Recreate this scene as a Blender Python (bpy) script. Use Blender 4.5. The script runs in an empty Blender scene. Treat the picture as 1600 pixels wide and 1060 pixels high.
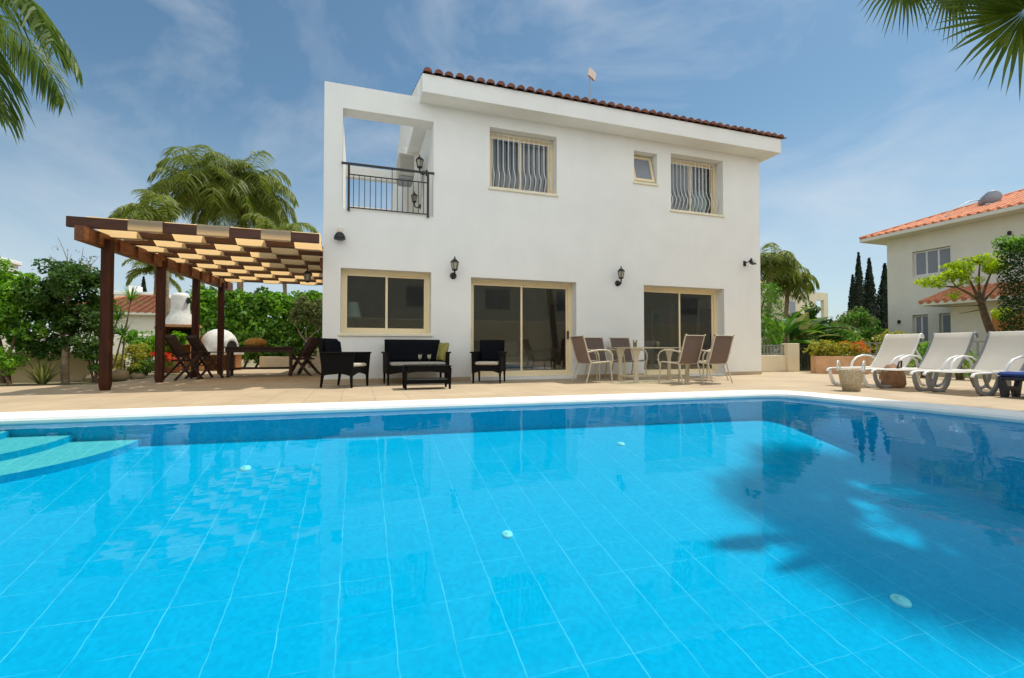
import bpy, math, random
import numpy as np
from mathutils import Vector, Matrix
from mathutils.geometry import tessellate_polygon

R = math.radians
sc = bpy.context.scene
col = sc.collection

# ------------------------------------------------------------------ camera
cam_d = bpy.data.cameras.new("camera")
cam = bpy.data.objects.new("camera", cam_d)
col.objects.link(cam)
cam_d.sensor_width = 36.0
cam_d.sensor_fit = 'HORIZONTAL'
cam_d.lens = 36.0 * 727.0 / 1600.0
cam_d.clip_start = 0.05
cam_d.clip_end = 3000
cam.location = (0.67, -9.86, 0.68)
cam.rotation_euler = (R(90 + 1.26), 0, R(-18.3))
sc.camera = cam

# ------------------------------------------------------------------ light
SUN_EL, SUN_AZ = 66.0, 80.0        # azimuth from +Y towards +X
world = bpy.data.worlds.new("World")
sc.world = world
world.use_nodes = True
nt = world.node_tree
nt.nodes.clear()
sky = nt.nodes.new('ShaderNodeTexSky')
sky.sky_type = 'NISHITA'
sky.sun_disc = False
sky.sun_elevation = R(SUN_EL)
sky.sun_rotation = R(SUN_AZ)
sky.air_density = 1.0
sky.dust_density = 0.8
sky.ozone_density = 1.0
tc = nt.nodes.new('ShaderNodeTexCoord')
mp = nt.nodes.new('ShaderNodeMapping')
mp.inputs['Scale'].default_value = (1.5, 1.2, 3.0)
mp.inputs['Rotation'].default_value = (R(8), R(-14), R(25))
n1 = nt.nodes.new('ShaderNodeTexNoise')
n1.inputs['Scale'].default_value = 1.5
n1.inputs['Detail'].default_value = 8
n1.inputs['Roughness'].default_value = 0.56
n1.inputs['Distortion'].default_value = 0.7
cr = nt.nodes.new('ShaderNodeValToRGB')
cr.color_ramp.elements[0].position = 0.47
cr.color_ramp.elements[0].color = (0, 0, 0, 1)
cr.color_ramp.elements[1].position = 0.90
cr.color_ramp.elements[1].color = (0.8, 0.8, 0.8, 1)
mixc = nt.nodes.new('ShaderNodeMixRGB')
mixc.inputs['Color2'].default_value = (6.6, 7.0, 7.4, 1)
bg = nt.nodes.new('ShaderNodeBackground')
bg.inputs['Strength'].default_value = 0.085
wo = nt.nodes.new('ShaderNodeOutputWorld')
tint = nt.nodes.new('ShaderNodeMixRGB')
tint.blend_type = 'MULTIPLY'
tint.inputs['Fac'].default_value = 1.0
tint.inputs['Color2'].default_value = (0.78, 1.0, 0.99, 1)
nt.links.new(sky.outputs['Color'], tint.inputs['Color1'])
nt.links.new(tc.outputs['Generated'], mp.inputs['Vector'])
nt.links.new(mp.outputs['Vector'], n1.inputs['Vector'])
nt.links.new(n1.outputs['Fac'], cr.inputs['Fac'])
nt.links.new(cr.outputs['Color'], mixc.inputs['Fac'])
nt.links.new(tint.outputs['Color'], mixc.inputs['Color1'])
# bright cloud added to the unseen sky behind the camera, lifting the shaded facade
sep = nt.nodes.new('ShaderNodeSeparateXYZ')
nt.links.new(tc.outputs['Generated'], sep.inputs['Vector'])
fill_cloud = nt.nodes.new('ShaderNodeMapRange')
fill_cloud.interpolation_type = 'SMOOTHSTEP'
fill_cloud.inputs['From Min'].default_value = 0.05
fill_cloud.inputs['From Max'].default_value = -0.55
fill_cloud.inputs['To Max'].default_value = 0.9
nt.links.new(sep.outputs['Y'], fill_cloud.inputs['Value'])
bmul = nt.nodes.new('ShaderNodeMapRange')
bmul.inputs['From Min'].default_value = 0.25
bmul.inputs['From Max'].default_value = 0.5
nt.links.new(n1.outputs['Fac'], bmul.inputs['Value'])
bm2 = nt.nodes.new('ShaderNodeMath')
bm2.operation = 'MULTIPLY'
nt.links.new(fill_cloud.outputs['Result'], bm2.inputs[0])
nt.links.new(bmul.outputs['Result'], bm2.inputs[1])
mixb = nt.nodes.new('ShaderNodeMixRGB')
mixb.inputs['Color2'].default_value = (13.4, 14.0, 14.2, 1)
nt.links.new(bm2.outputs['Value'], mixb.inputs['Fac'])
# pale summer haze low over the horizon
hz = nt.nodes.new('ShaderNodeMapRange')
hz.interpolation_type = 'SMOOTHSTEP'
hz.inputs['From Min'].default_value = 0.46
hz.inputs['From Max'].default_value = -0.02
hz.inputs['To Max'].default_value = 0.62
nt.links.new(sep.outputs['Z'], hz.inputs['Value'])
mixh = nt.nodes.new('ShaderNodeMixRGB')
mixh.inputs['Color2'].default_value = (5.9, 6.55, 7.3, 1)
nt.links.new(hz.outputs['Result'], mixh.inputs['Fac'])
nt.links.new(mixc.outputs['Color'], mixh.inputs['Color1'])
nt.links.new(mixh.outputs['Color'], mixb.inputs['Color1'])
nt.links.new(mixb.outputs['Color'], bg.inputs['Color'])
nt.links.new(bg.outputs['Background'], wo.inputs['Surface'])

sun_d = bpy.data.lights.new("sun", 'SUN')
sun_d.energy = 2.9
sun_d.angle = R(0.9)
sun_d.color = (1.0, 0.94, 0.84)
sun = bpy.data.objects.new("sun", sun_d)
col.objects.link(sun)
sdir = Vector((math.sin(R(SUN_AZ)) * math.cos(R(SUN_EL)), math.cos(R(SUN_AZ)) * math.cos(R(SUN_EL)), math.sin(R(SUN_EL))))
sun.rotation_euler = sdir.to_track_quat('Z', 'Y').to_euler()

vs = sc.view_settings
vs.view_transform = 'Standard'
vs.look = 'None'
vs.gamma = 1.0
vs.exposure = 0.45
sc.cycles.max_bounces = 8
sc.cycles.transparent_max_bounces = 24
sc.cycles.use_denoising = True
sc.cycles.caustics_reflective = False
sc.cycles.caustics_refractive = False
sc.cycles.sample_clamp_indirect = 6.0

rng = np.random.default_rng(7)
rnd = random.Random(5)

# ------------------------------------------------------------------ materials
def nodes_of(name):
    m = bpy.data.materials.new(name)
    m.use_nodes = True
    t = m.node_tree
    b = t.nodes['Principled BSDF']
    return m, t, b

def N(t, typ, **kw):
    n = t.nodes.new(typ)
    for k, v in kw.items():
        if k in n.inputs.keys():
            n.inputs[k].default_value = v
        else:
            setattr(n, k, v)
    return n

def mat(name, color, rough=0.6, var=0.12, scale=3.0, bump=0.0, bscale=60.0, metal=0.0, color2=None, spec=0.5, stretch=None):
    m, t, b = nodes_of(name)
    b.inputs['Roughness'].default_value = rough
    b.inputs['Metallic'].default_value = metal
    b.inputs['Specular IOR Level'].default_value = spec
    co = N(t, 'ShaderNodeTexCoord')
    vec = co.outputs['Object']
    if stretch:
        mm = N(t, 'ShaderNodeMapping')
        mm.inputs['Scale'].default_value = stretch
        t.links.new(vec, mm.inputs['Vector'])
        vec = mm.outputs['Vector']
    no = N(t, 'ShaderNodeTexNoise', Scale=scale, Detail=6.0, Roughness=0.6)
    t.links.new(vec, no.inputs['Vector'])
    rp = N(t, 'ShaderNodeValToRGB')
    c2 = color2 or tuple(max(0, c * (1 - 2 * var)) for c in color)
    c1 = tuple(min(1, c * (1 + var)) for c in color)
    rp.color_ramp.elements[0].position = 0.3
    rp.color_ramp.elements[1].position = 0.7
    rp.color_ramp.elements[0].color = (*c2, 1)
    rp.color_ramp.elements[1].color = (*c1, 1)
    t.links.new(no.outputs['Fac'], rp.inputs['Fac'])
    t.links.new(rp.outputs['Color'], b.inputs['Base Color'])
    if bump > 0:
        nb = N(t, 'ShaderNodeTexNoise', Scale=bscale, Detail=4.0)
        t.links.new(vec, nb.inputs['Vector'])
        bp = N(t, 'ShaderNodeBump', Strength=bump, Distance=0.01)
        t.links.new(nb.outputs['Fac'], bp.inputs['Height'])
        t.links.new(bp.outputs['Normal'], b.inputs['Normal'])
    return m

def leaf_mat(name, cols, rough=0.5, trans=0.35):
    m, t, b = nodes_of(name)
    out = [n for n in t.nodes if n.type == 'OUTPUT_MATERIAL'][0]
    g = N(t, 'ShaderNodeNewGeometry')
    rp = N(t, 'ShaderNodeValToRGB')
    els = rp.color_ramp.elements
    while len(els) < len(cols):
        els.new(0.5)
    for i, c in enumerate(cols):
        els[i].position = i / (len(cols) - 1)
        els[i].color = (*c, 1)
    t.links.new(g.outputs['Random Per Island'], rp.inputs['Fac'])
    t.links.new(rp.outputs['Color'], b.inputs['Base Color'])
    b.inputs['Roughness'].default_value = rough
    b.inputs['Specular IOR Level'].default_value = 0.25
    tr = N(t, 'ShaderNodeBsdfTranslucent')
    hs = N(t, 'ShaderNodeHueSaturation', Value=1.5, Saturation=1.1)
    t.links.new(rp.outputs['Color'], hs.inputs['Color'])
    t.links.new(hs.outputs['Color'], tr.inputs['Color'])
    mx = N(t, 'ShaderNodeMixShader')
    mx.inputs['Fac'].default_value = trans
    t.links.new(b.outputs['BSDF'], mx.inputs[1])
    t.links.new(tr.outputs['BSDF'], mx.inputs[2])
    t.links.new(mx.outputs['Shader'], out.inputs['Surface'])
    return m

def cloth_mat(name, color, trans=0.4, tcol=None, rough=0.8, weave=250.0):
    m, t, b = nodes_of(name)
    out = [n for n in t.nodes if n.type == 'OUTPUT_MATERIAL'][0]
    co = N(t, 'ShaderNodeTexCoord')
    no = N(t, 'ShaderNodeTexNoise', Scale=4.0, Detail=5.0)
    t.links.new(co.outputs['Object'], no.inputs['Vector'])
    rp = N(t, 'ShaderNodeValToRGB')
    rp.color_ramp.elements[0].color = (*[c * 0.85 for c in color], 1)
    rp.color_ramp.elements[1].color = (*[min(1, c * 1.08) for c in color], 1)
    t.links.new(no.outputs['Fac'], rp.inputs['Fac'])
    t.links.new(rp.outputs['Color'], b.inputs['Base Color'])
    b.inputs['Roughness'].default_value = rough
    wv = N(t, 'ShaderNodeTexNoise', Scale=weave, Detail=2.0)
    t.links.new(co.outputs['Object'], wv.inputs['Vector'])
    bp = N(t, 'ShaderNodeBump', Strength=0.25, Distance=0.004)
    t.links.new(wv.outputs['Fac'], bp.inputs['Height'])
    t.links.new(bp.outputs['Normal'], b.inputs['Normal'])
    tr = N(t, 'ShaderNodeBsdfTranslucent')
    tr.inputs['Color'].default_value = (*(tcol or color), 1)
    mx = N(t, 'ShaderNodeMixShader')
    mx.inputs['Fac'].default_value = trans
    t.links.new(b.outputs['BSDF'], mx.inputs[1])
    t.links.new(tr.outputs['BSDF'], mx.inputs[2])
    t.links.new(mx.outputs['Shader'], out.inputs['Surface'])
    return m

def glass_mat(name, tint=(0.6, 0.68, 0.63), ior=1.5, rough=0.0, gain=1.0):
    m = bpy.data.materials.new(name)
    m.use_nodes = True
    t = m.node_tree
    t.nodes.clear()
    out = N(t, 'ShaderNodeOutputMaterial')
    tp = N(t, 'ShaderNodeBsdfTransparent')
    tp.inputs['Color'].default_value = (*tint, 1)
    gl = N(t, 'ShaderNodeBsdfGlossy', Roughness=rough)
    fr = N(t, 'ShaderNodeFresnel', IOR=ior)
    mu = N(t, 'ShaderNodeMath', operation='MULTIPLY')
    mu.inputs[1].default_value = gain
    mx = N(t, 'ShaderNodeMixShader')
    t.links.new(fr.outputs['Fac'], mu.inputs[0])
    t.links.new(mu.outputs['Value'], mx.inputs['Fac'])
    t.links.new(tp.outputs['BSDF'], mx.inputs[1])
    t.links.new(gl.outputs['BSDF'], mx.inputs[2])
    t.links.new(mx.outputs['Shader'], out.inputs['Surface'])
    return m

def tile_mat(name, ca, cb, mortar, sx, sy, rough=0.6, mort=0.012, noise=0.35, bump=0.2, off=0.0):
    m, t, b = nodes_of(name)
    co = N(t, 'ShaderNodeTexCoord')
    br = N(t, 'ShaderNodeTexBrick', Scale=1.0)
    br.offset = off
    br.inputs['Brick Width'].default_value = sx
    br.inputs['Row Height'].default_value = sy
    br.inputs['Mortar Size'].default_value = mort
    br.inputs['Mortar Smooth'].default_value = 0.2
    br.inputs['Color1'].default_value = (*ca, 1)
    br.inputs['Color2'].default_value = (*cb, 1)
    br.inputs['Mortar'].default_value = (*mortar, 1)
    t.links.new(co.outputs['Object'], br.inputs['Vector'])
    no = N(t, 'ShaderNodeTexNoise', Scale=0.9, Detail=8.0, Roughness=0.65)
    t.links.new(co.outputs['Object'], no.inputs['Vector'])
    mx = N(t, 'ShaderNodeMixRGB', blend_type='MULTIPLY')
    mx.inputs['Fac'].default_value = noise
    rp = N(t, 'ShaderNodeValToRGB')
    rp.color_ramp.elements[0].position = 0.25
    rp.color_ramp.elements[0].color = (0.5, 0.45, 0.4, 1)
    rp.color_ramp.elements[1].position = 0.65
    rp.color_ramp.elements[1].color = (1, 1, 1, 1)
    t.links.new(no.outputs['Fac'], rp.inputs['Fac'])
    t.links.new(br.outputs['Color'], mx.inputs['Color1'])
    t.links.new(rp.outputs['Color'], mx.inputs['Color2'])
    t.links.new(mx.outputs['Color'], b.inputs['Base Color'])
    b.inputs['Roughness'].default_value = rough
    if bump:
        bp = N(t, 'ShaderNodeBump', Strength=bump, Distance=0.004, invert=True)
        t.links.new(br.outputs['Fac'], bp.inputs['Height'])
        t.links.new(bp.outputs['Normal'], b.inputs['Normal'])
    return m

def pool_mat(name, base, dark, line, grid=0.325, lw=0.0065, ox=0.0, oy=0.0):
    """small glass mosaic with wider joints between the mosaic sheets"""
    m, t, b = nodes_of(name)
    co = N(t, 'ShaderNodeTexCoord')
    wob = N(t, 'ShaderNodeTexNoise', Scale=7.0, Detail=3.0)
    t.links.new(co.outputs['Object'], wob.inputs['Vector'])
    sub = N(t, 'ShaderNodeVectorMath', operation='SUBTRACT')
    t.links.new(wob.outputs['Color'], sub.inputs[0])
    sub.inputs[1].default_value = (0.5, 0.5, 0.5)
    scl = N(t, 'ShaderNodeVectorMath', operation='SCALE')
    scl.inputs['Scale'].default_value = 0.03
    t.links.new(sub.outputs['Vector'], scl.inputs[0])
    add = N(t, 'ShaderNodeVectorMath', operation='ADD')
    t.links.new(co.outputs['Object'], add.inputs[0])
    t.links.new(scl.outputs['Vector'], add.inputs[1])
    sx = N(t, 'ShaderNodeSeparateXYZ')
    t.links.new(add.outputs['Vector'], sx.inputs['Vector'])
    def line_of(sock, o, w):
        a = N(t, 'ShaderNodeMath', operation='ADD'); a.inputs[1].default_value = o
        t.links.new(sock, a.inputs[0])
        p = N(t, 'ShaderNodeMath', operation='PINGPONG'); p.inputs[1].default_value = grid / 2
        t.links.new(a.outputs[0], p.inputs[0])
        r = N(t, 'ShaderNodeMapRange')
        r.inputs['From Min'].default_value = w
        r.inputs['From Max'].default_value = w * 0.35
        t.links.new(p.outputs[0], r.inputs['Value'])
        return r.outputs['Result']
    lx = line_of(sx.outputs['X'], ox, lw)
    ly = line_of(sx.outputs['Y'], oy, lw * 0.8)
    # worn joints: the cross joints show in patches
    pn = N(t, 'ShaderNodeTexNoise', Scale=3.2, Detail=4.0)
    t.links.new(co.outputs['Object'], pn.inputs['Vector'])
    pr = N(t, 'ShaderNodeMapRange')
    pr.inputs['From Min'].default_value = 0.40
    pr.inputs['From Max'].default_value = 0.62
    pr.inputs['To Max'].default_value = 0.3
    t.links.new(pn.outputs['Fac'], pr.inputs['Value'])
    my = N(t, 'ShaderNodeMath', operation='MULTIPLY')
    t.links.new(ly, my.inputs[0]); t.links.new(pr.outputs['Result'], my.inputs[1])
    pn2 = N(t, 'ShaderNodeMapRange')
    pn2.inputs['From Min'].default_value = 0.35
    pn2.inputs['From Max'].default_value = 0.6
    pn2.inputs['To Min'].default_value = 0.15
    pn2.inputs['To Max'].default_value = 0.5
    t.links.new(pn.outputs['Fac'], pn2.inputs['Value'])
    mx_ = N(t, 'ShaderNodeMath', operation='MULTIPLY')
    t.links.new(lx, mx_.inputs[0]); t.links.new(pn2.outputs['Result'], mx_.inputs[1])
    mxm = N(t, 'ShaderNodeMath', operation='MAXIMUM')
    t.links.new(mx_.outputs[0], mxm.inputs[0]); t.links.new(my.outputs[0], mxm.inputs[1])
    # mosaic chips
    vo = N(t, 'ShaderNodeTexVoronoi', Scale=38.0, feature='F1', distance='CHEBYCHEV')
    vo.inputs['Randomness'].default_value = 0.35
    t.links.new(add.outputs['Vector'], vo.inputs['Vector'])
    bw = N(t, 'ShaderNodeSeparateColor')
    t.links.new(vo.outputs['Color'], bw.inputs['Color'])
    no = N(t, 'ShaderNodeTexNoise', Scale=11.0, Detail=4.0, Roughness=0.7)
    t.links.new(co.outputs['Object'], no.inputs['Vector'])
    av = N(t, 'ShaderNodeMixRGB'); av.inputs['Fac'].default_value = 0.5
    t.links.new(bw.outputs['Red'], av.inputs['Color1']); t.links.new(no.outputs['Fac'], av.inputs['Color2'])
    rp = N(t, 'ShaderNodeValToRGB')
    rp.color_ramp.elements[0].position = 0.15
    rp.color_ramp.elements[1].position = 0.8
    rp.color_ramp.elements[0].color = (*dark, 1)
    rp.color_ramp.elements[1].color = (*base, 1)
    t.links.new(av.outputs['Color'], rp.inputs['Fac'])
    mx = N(t, 'ShaderNodeMixRGB')
    mx.inputs['Color2'].default_value = (*line, 1)
    t.links.new(mxm.outputs[0], mx.inputs['Fac'])
    t.links.new(rp.outputs['Color'], mx.inputs['Color1'])
    t.links.new(mx.outputs['Color'], b.inputs['Base Color'])
    b.inputs['Roughness'].default_value = 0.6
    b.inputs['Specular IOR Level'].default_value = 0.0
    return m

M = {}
M['plaster'] = mat('white_plaster', (0.83, 0.815, 0.77), 0.85, 0.025, 1.1, bump=0.12, bscale=90)
def streaks(m, amount=0.10):
    """faint rain streaks and patches worn into the render"""
    t = m.node_tree
    b = t.nodes['Principled BSDF']
    src = b.inputs['Base Color'].links[0].from_socket
    co = N(t, 'ShaderNodeTexCoord')
    mm = N(t, 'ShaderNodeMapping')
    mm.inputs['Scale'].default_value = (2.6, 2.6, 0.22)
    t.links.new(co.outputs['Object'], mm.inputs['Vector'])
    no = N(t, 'ShaderNodeTexNoise', Scale=1.6, Detail=9.0, Roughness=0.62)
    t.links.new(mm.outputs['Vector'], no.inputs['Vector'])
    rp = N(t, 'ShaderNodeValToRGB')
    rp.color_ramp.elements[0].position = 0.30
    rp.color_ramp.elements[0].color = (0.62, 0.58, 0.50, 1)
    rp.color_ramp.elements[1].position = 0.56
    rp.color_ramp.elements[1].color = (1, 1, 1, 1)
    t.links.new(no.outputs['Fac'], rp.inputs['Fac'])
    mx = N(t, 'ShaderNodeMixRGB', blend_type='MULTIPLY')
    mx.inputs['Fac'].default_value = amount
    t.links.new(src, mx.inputs['Color1'])
    t.links.new(rp.outputs['Color'], mx.inputs['Color2'])
    t.links.new(mx.outputs['Color'], b.inputs['Base Color'])
streaks(M['plaster'], 0.035)
M['plaster2'] = mat('cream_plaster', (0.76, 0.67, 0.48), 0.85, 0.04, 1.5, bump=0.12, bscale=90)
M['plaster3'] = mat('pale_plaster', (0.78, 0.74, 0.63), 0.85, 0.03, 1.5)
M['sand_wall'] = mat('sand_plaster', (0.62, 0.50, 0.33), 0.85, 0.06, 2)
M['frame'] = mat('cream_aluminium', (0.86, 0.71, 0.44), 0.4, 0.03, 2)
M['sill'] = mat('cream_stone', (0.82, 0.74, 0.57), 0.7, 0.05, 4)
M['skirt'] = mat('stone_skirting', (0.52, 0.40, 0.25), 0.8, 0.08, 4)
M['coping'] = mat('white_coping_stone', (0.86, 0.84, 0.78), 0.75, 0.04, 3, bump=0.2, bscale=70)
M['deck'] = tile_mat('deck_stone', (0.53, 0.41, 0.265), (0.495, 0.38, 0.245), (0.40, 0.31, 0.20), 0.45, 0.45, 0.75, 0.008, 0.5)
M['soil'] = mat('garden_soil', (0.30, 0.24, 0.15), 0.95, 0.25, 1.2, bump=0.5, bscale=20, color2=(0.13, 0.14, 0.05))
M['roof'] = mat('dark_clay_tile', (0.21, 0.075, 0.04), 0.75, 0.25, 7, bump=0.3, bscale=50)
M['roof2'] = mat('orange_clay_tile', (0.62, 0.235, 0.115), 0.8, 0.16, 5, bump=0.3, bscale=50)
M['wood'] = mat('dark_stained_wood', (0.060, 0.017, 0.006), 0.6, 0.3, 3, spec=0.2, bump=0.2, bscale=40, stretch=(6, 6, 0.8))
M['beamwood'] = mat('warm_stained_wood', (0.20, 0.062, 0.015), 0.5, 0.3, 3, bump=0.2, bscale=40, stretch=(6, 0.8, 6))
M['slatwood'] = mat('brown_joist_wood', (0.085, 0.026, 0.009), 0.5, 0.25, 3, bump=0.2, bscale=40, stretch=(0.8, 6, 6))
M['teak'] = mat('dark_teak', (0.050, 0.018, 0.008), 0.6, 0.3, 3, stretch=(3, 3, 1))
M['canvas'] = cloth_mat('cream_canvas', (0.68, 0.58, 0.42), 0.6, (0.95, 0.65, 0.30))
M['rattan'] = mat('black_rattan', (0.006, 0.0058, 0.0055), 0.75, 0.3, 120, bump=0.5, bscale=170, spec=0.12)
M['navy'] = mat('navy_cushion_fabric', (0.006, 0.0065, 0.010), 0.9, 0.1, 10, spec=0.1)
M['beigecush'] = mat('beige_cushion_fabric', (0.50, 0.44, 0.35), 0.9, 0.06, 10, bump=0.2, bscale=200)
M['greycush'] = mat('grey_cushion_fabric', (0.34, 0.32, 0.28), 0.9, 0.06, 10, bump=0.2, bscale=200)
M['green'] = mat('olive_cushion_fabric', (0.30, 0.27, 0.07), 0.9, 0.12, 10)
M['black'] = mat('black_iron', (0.012, 0.011, 0.011), 0.45, 0.2, 10)
M['beigemetal'] = mat('beige_tube_metal', (0.58, 0.50, 0.37), 0.4, 0.04, 3)
M['sling'] = cloth_mat('taupe_mesh_sling', (0.15, 0.105, 0.085), 0.22, (0.20, 0.135, 0.10))
M['whitesling'] = cloth_mat('white_mesh_sling', (0.74, 0.72, 0.67), 0.45, (0.85, 0.83, 0.78))
M['greysling'] = cloth_mat('pale_grey_mesh_sling', (0.72, 0.70, 0.64), 0.35, (0.80, 0.77, 0.70))
M['whiteplastic'] = mat('white_resin', (0.78, 0.77, 0.74), 0.35, 0.03, 3)
M['greyplastic'] = mat('grey_resin', (0.20, 0.205, 0.21), 0.35, 0.06, 3)
M['blue'] = mat('royal_blue_fabric', (0.012, 0.05, 0.27), 0.75, 0.1, 6)
M['navyplastic'] = mat('dark_blue_resin', (0.008, 0.014, 0.04), 0.4, 0.1, 6)
M['wicker'] = mat('pale_wicker', (0.55, 0.46, 0.31), 0.8, 0.3, 60, bump=0.7, bscale=90)
M['brick'] = mat('terracotta_render', (0.50, 0.25, 0.115), 0.85, 0.12, 3, bump=0.3, bscale=40)
M['terracotta'] = mat('terracotta_pot', (0.32, 0.11, 0.055), 0.8, 0.15, 5)
M['planter'] = mat('peach_planter_stone', (0.66, 0.38, 0.20), 0.85, 0.12, 4, bump=0.2, bscale=40)
M['whitewash'] = mat('white_lime_render', (0.66, 0.645, 0.60), 0.9, 0.10, 5, bump=0.5, bscale=22)
M['bark'] = mat('tree_bark', (0.19, 0.125, 0.075), 0.9, 0.3, 8, bump=0.6, bscale=30)
M['bark2'] = mat('grey_bark', (0.30, 0.23, 0.15), 0.9, 0.25, 8, bump=0.6, bscale=30)
M['rock'] = mat('garden_rock', (0.42, 0.33, 0.20), 0.9, 0.2, 4, bump=0.6, bscale=14)
M['steel'] = mat('grey_steel', (0.33, 0.34, 0.35), 0.4, 0.06, 4, metal=0.4)
M['tank'] = mat('grey_tank_metal', (0.27, 0.30, 0.34), 0.45, 0.08, 4)
M['orange'] = mat('orange_wood_door', (0.58, 0.22, 0.045), 0.5, 0.12, 3, stretch=(4, 4, 0.6))
M['glass'] = glass_mat('window_glass', (0.78, 0.84, 0.80), 1.5, gain=3.0)
M['tableglass'] = glass_mat('table_glass', (0.80, 0.86, 0.83), 1.45)
M['wineglass'] = glass_mat('clear_goblet_glass', (0.93, 0.95, 0.93), 1.45, gain=1.3)
M['wine'] = mat('pale_wine', (0.88, 0.80, 0.55), 0.2, 0.05, 10)
M['yellowdrink'] = mat('yellow_juice', (0.75, 0.62, 0.12), 0.25, 0.05, 10)
M['lampglass'] = mat('frosted_lamp_glass', (0.45, 0.42, 0.33), 0.2, 0.1, 6)
M['interior'] = mat('interior_paint', (0.70, 0.66, 0.57), 0.9, 0.05, 2)
M['interiorfloor'] = mat('interior_floor_tile', (0.55, 0.48, 0.38), 0.4, 0.08, 3)
M['darkwood'] = mat('dark_cabinet_wood', (0.05, 0.028, 0.016), 0.5, 0.2, 4)
M['shade'] = mat('pale_lampshade', (0.62, 0.72, 0.62), 0.9, 0.04, 5)
M['curtain'] = cloth_mat('grey_curtain', (0.16, 0.19, 0.21), 0.2)
M['tealcurtain'] = cloth_mat('aqua_curtain', (0.30, 0.66, 0.62), 0.3)
M['bluegrey'] = mat('grey_shutter', (0.25, 0.27, 0.31), 0.5, 0.05, 4)
M['straw'] = mat('straw_bundle', (0.50, 0.27, 0.06), 0.85, 0.3, 18, bump=0.6, bscale=50)
M['bagbrown'] = mat('brown_canvas_bag', (0.30, 0.16, 0.085), 0.85, 0.2, 8)
M['fitting'] = mat('white_pool_fitting', (0.36, 0.78, 0.80), 0.5, 0.04, 8)
M['antenna'] = mat('pale_pink_panel', (0.85, 0.70, 0.58), 0.6, 0.05, 5)
M['acwhite'] = mat('off_white_casing', (0.50, 0.47, 0.40), 0.5, 0.05, 5)

M['leaf_bright'] = leaf_mat('bright_leaf', [(0.0775, 0.2015, 0.0186), (0.155, 0.341, 0.0279), (0.2635, 0.465, 0.0465)])
M['leaf_mid'] = leaf_mat('mid_leaf', [(0.049, 0.1313, 0.021), (0.105, 0.2275, 0.028), (0.1925, 0.3325, 0.0525)])
M['leaf_dark'] = leaf_mat('dark_leaf', [(0.027, 0.0675, 0.015), (0.0525, 0.12, 0.021), (0.09, 0.18, 0.03)])
M['leaf_lime'] = leaf_mat('lime_leaf', [(0.2, 0.3, 0.0187), (0.35, 0.475, 0.025), (0.525, 0.625, 0.05)], trans=0.45)
M['leaf_yellow'] = leaf_mat('yellow_green_leaf', [(0.182, 0.221, 0.026), (0.338, 0.338, 0.0455), (0.468, 0.39, 0.065)])
M['leaf_cypress'] = leaf_mat('cypress_leaf', [(0.010, 0.020, 0.009), (0.018, 0.032, 0.013), (0.026, 0.042, 0.016)], trans=0.08)
M['leaf_olive'] = leaf_mat('olive_leaf', [(0.104, 0.13, 0.039), (0.169, 0.195, 0.065), (0.234, 0.247, 0.091)])
M['leaf_palm2'] = leaf_mat('near_palm_leaf', [(0.05, 0.09, 0.018), (0.09, 0.145, 0.028), (0.15, 0.20, 0.045)], rough=0.45, trans=0.35)
M['leaf_palm'] = leaf_mat('palm_leaf', [(0.085, 0.125, 0.022), (0.155, 0.20, 0.035), (0.26, 0.285, 0.06)], rough=0.45, trans=0.4)
M['leaf_fan'] = leaf_mat('fan_palm_leaf', [(0.055, 0.0935, 0.0132), (0.099, 0.143, 0.0165), (0.154, 0.198, 0.033)], rough=0.38, trans=0.4)
M['leaf_hedge'] = leaf_mat('clipped_hedge_leaf', [(0.014, 0.045, 0.010), (0.026, 0.068, 0.013), (0.042, 0.095, 0.018)], trans=0.2)
M['flower'] = leaf_mat('red_flower', [(0.50, 0.02, 0.01), (0.62, 0.05, 0.02), (0.70, 0.12, 0.04)])
M['flower2'] = leaf_mat('coral_flower', [(0.60, 0.10, 0.03), (0.68, 0.16, 0.05), (0.50, 0.22, 0.04)])

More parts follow.
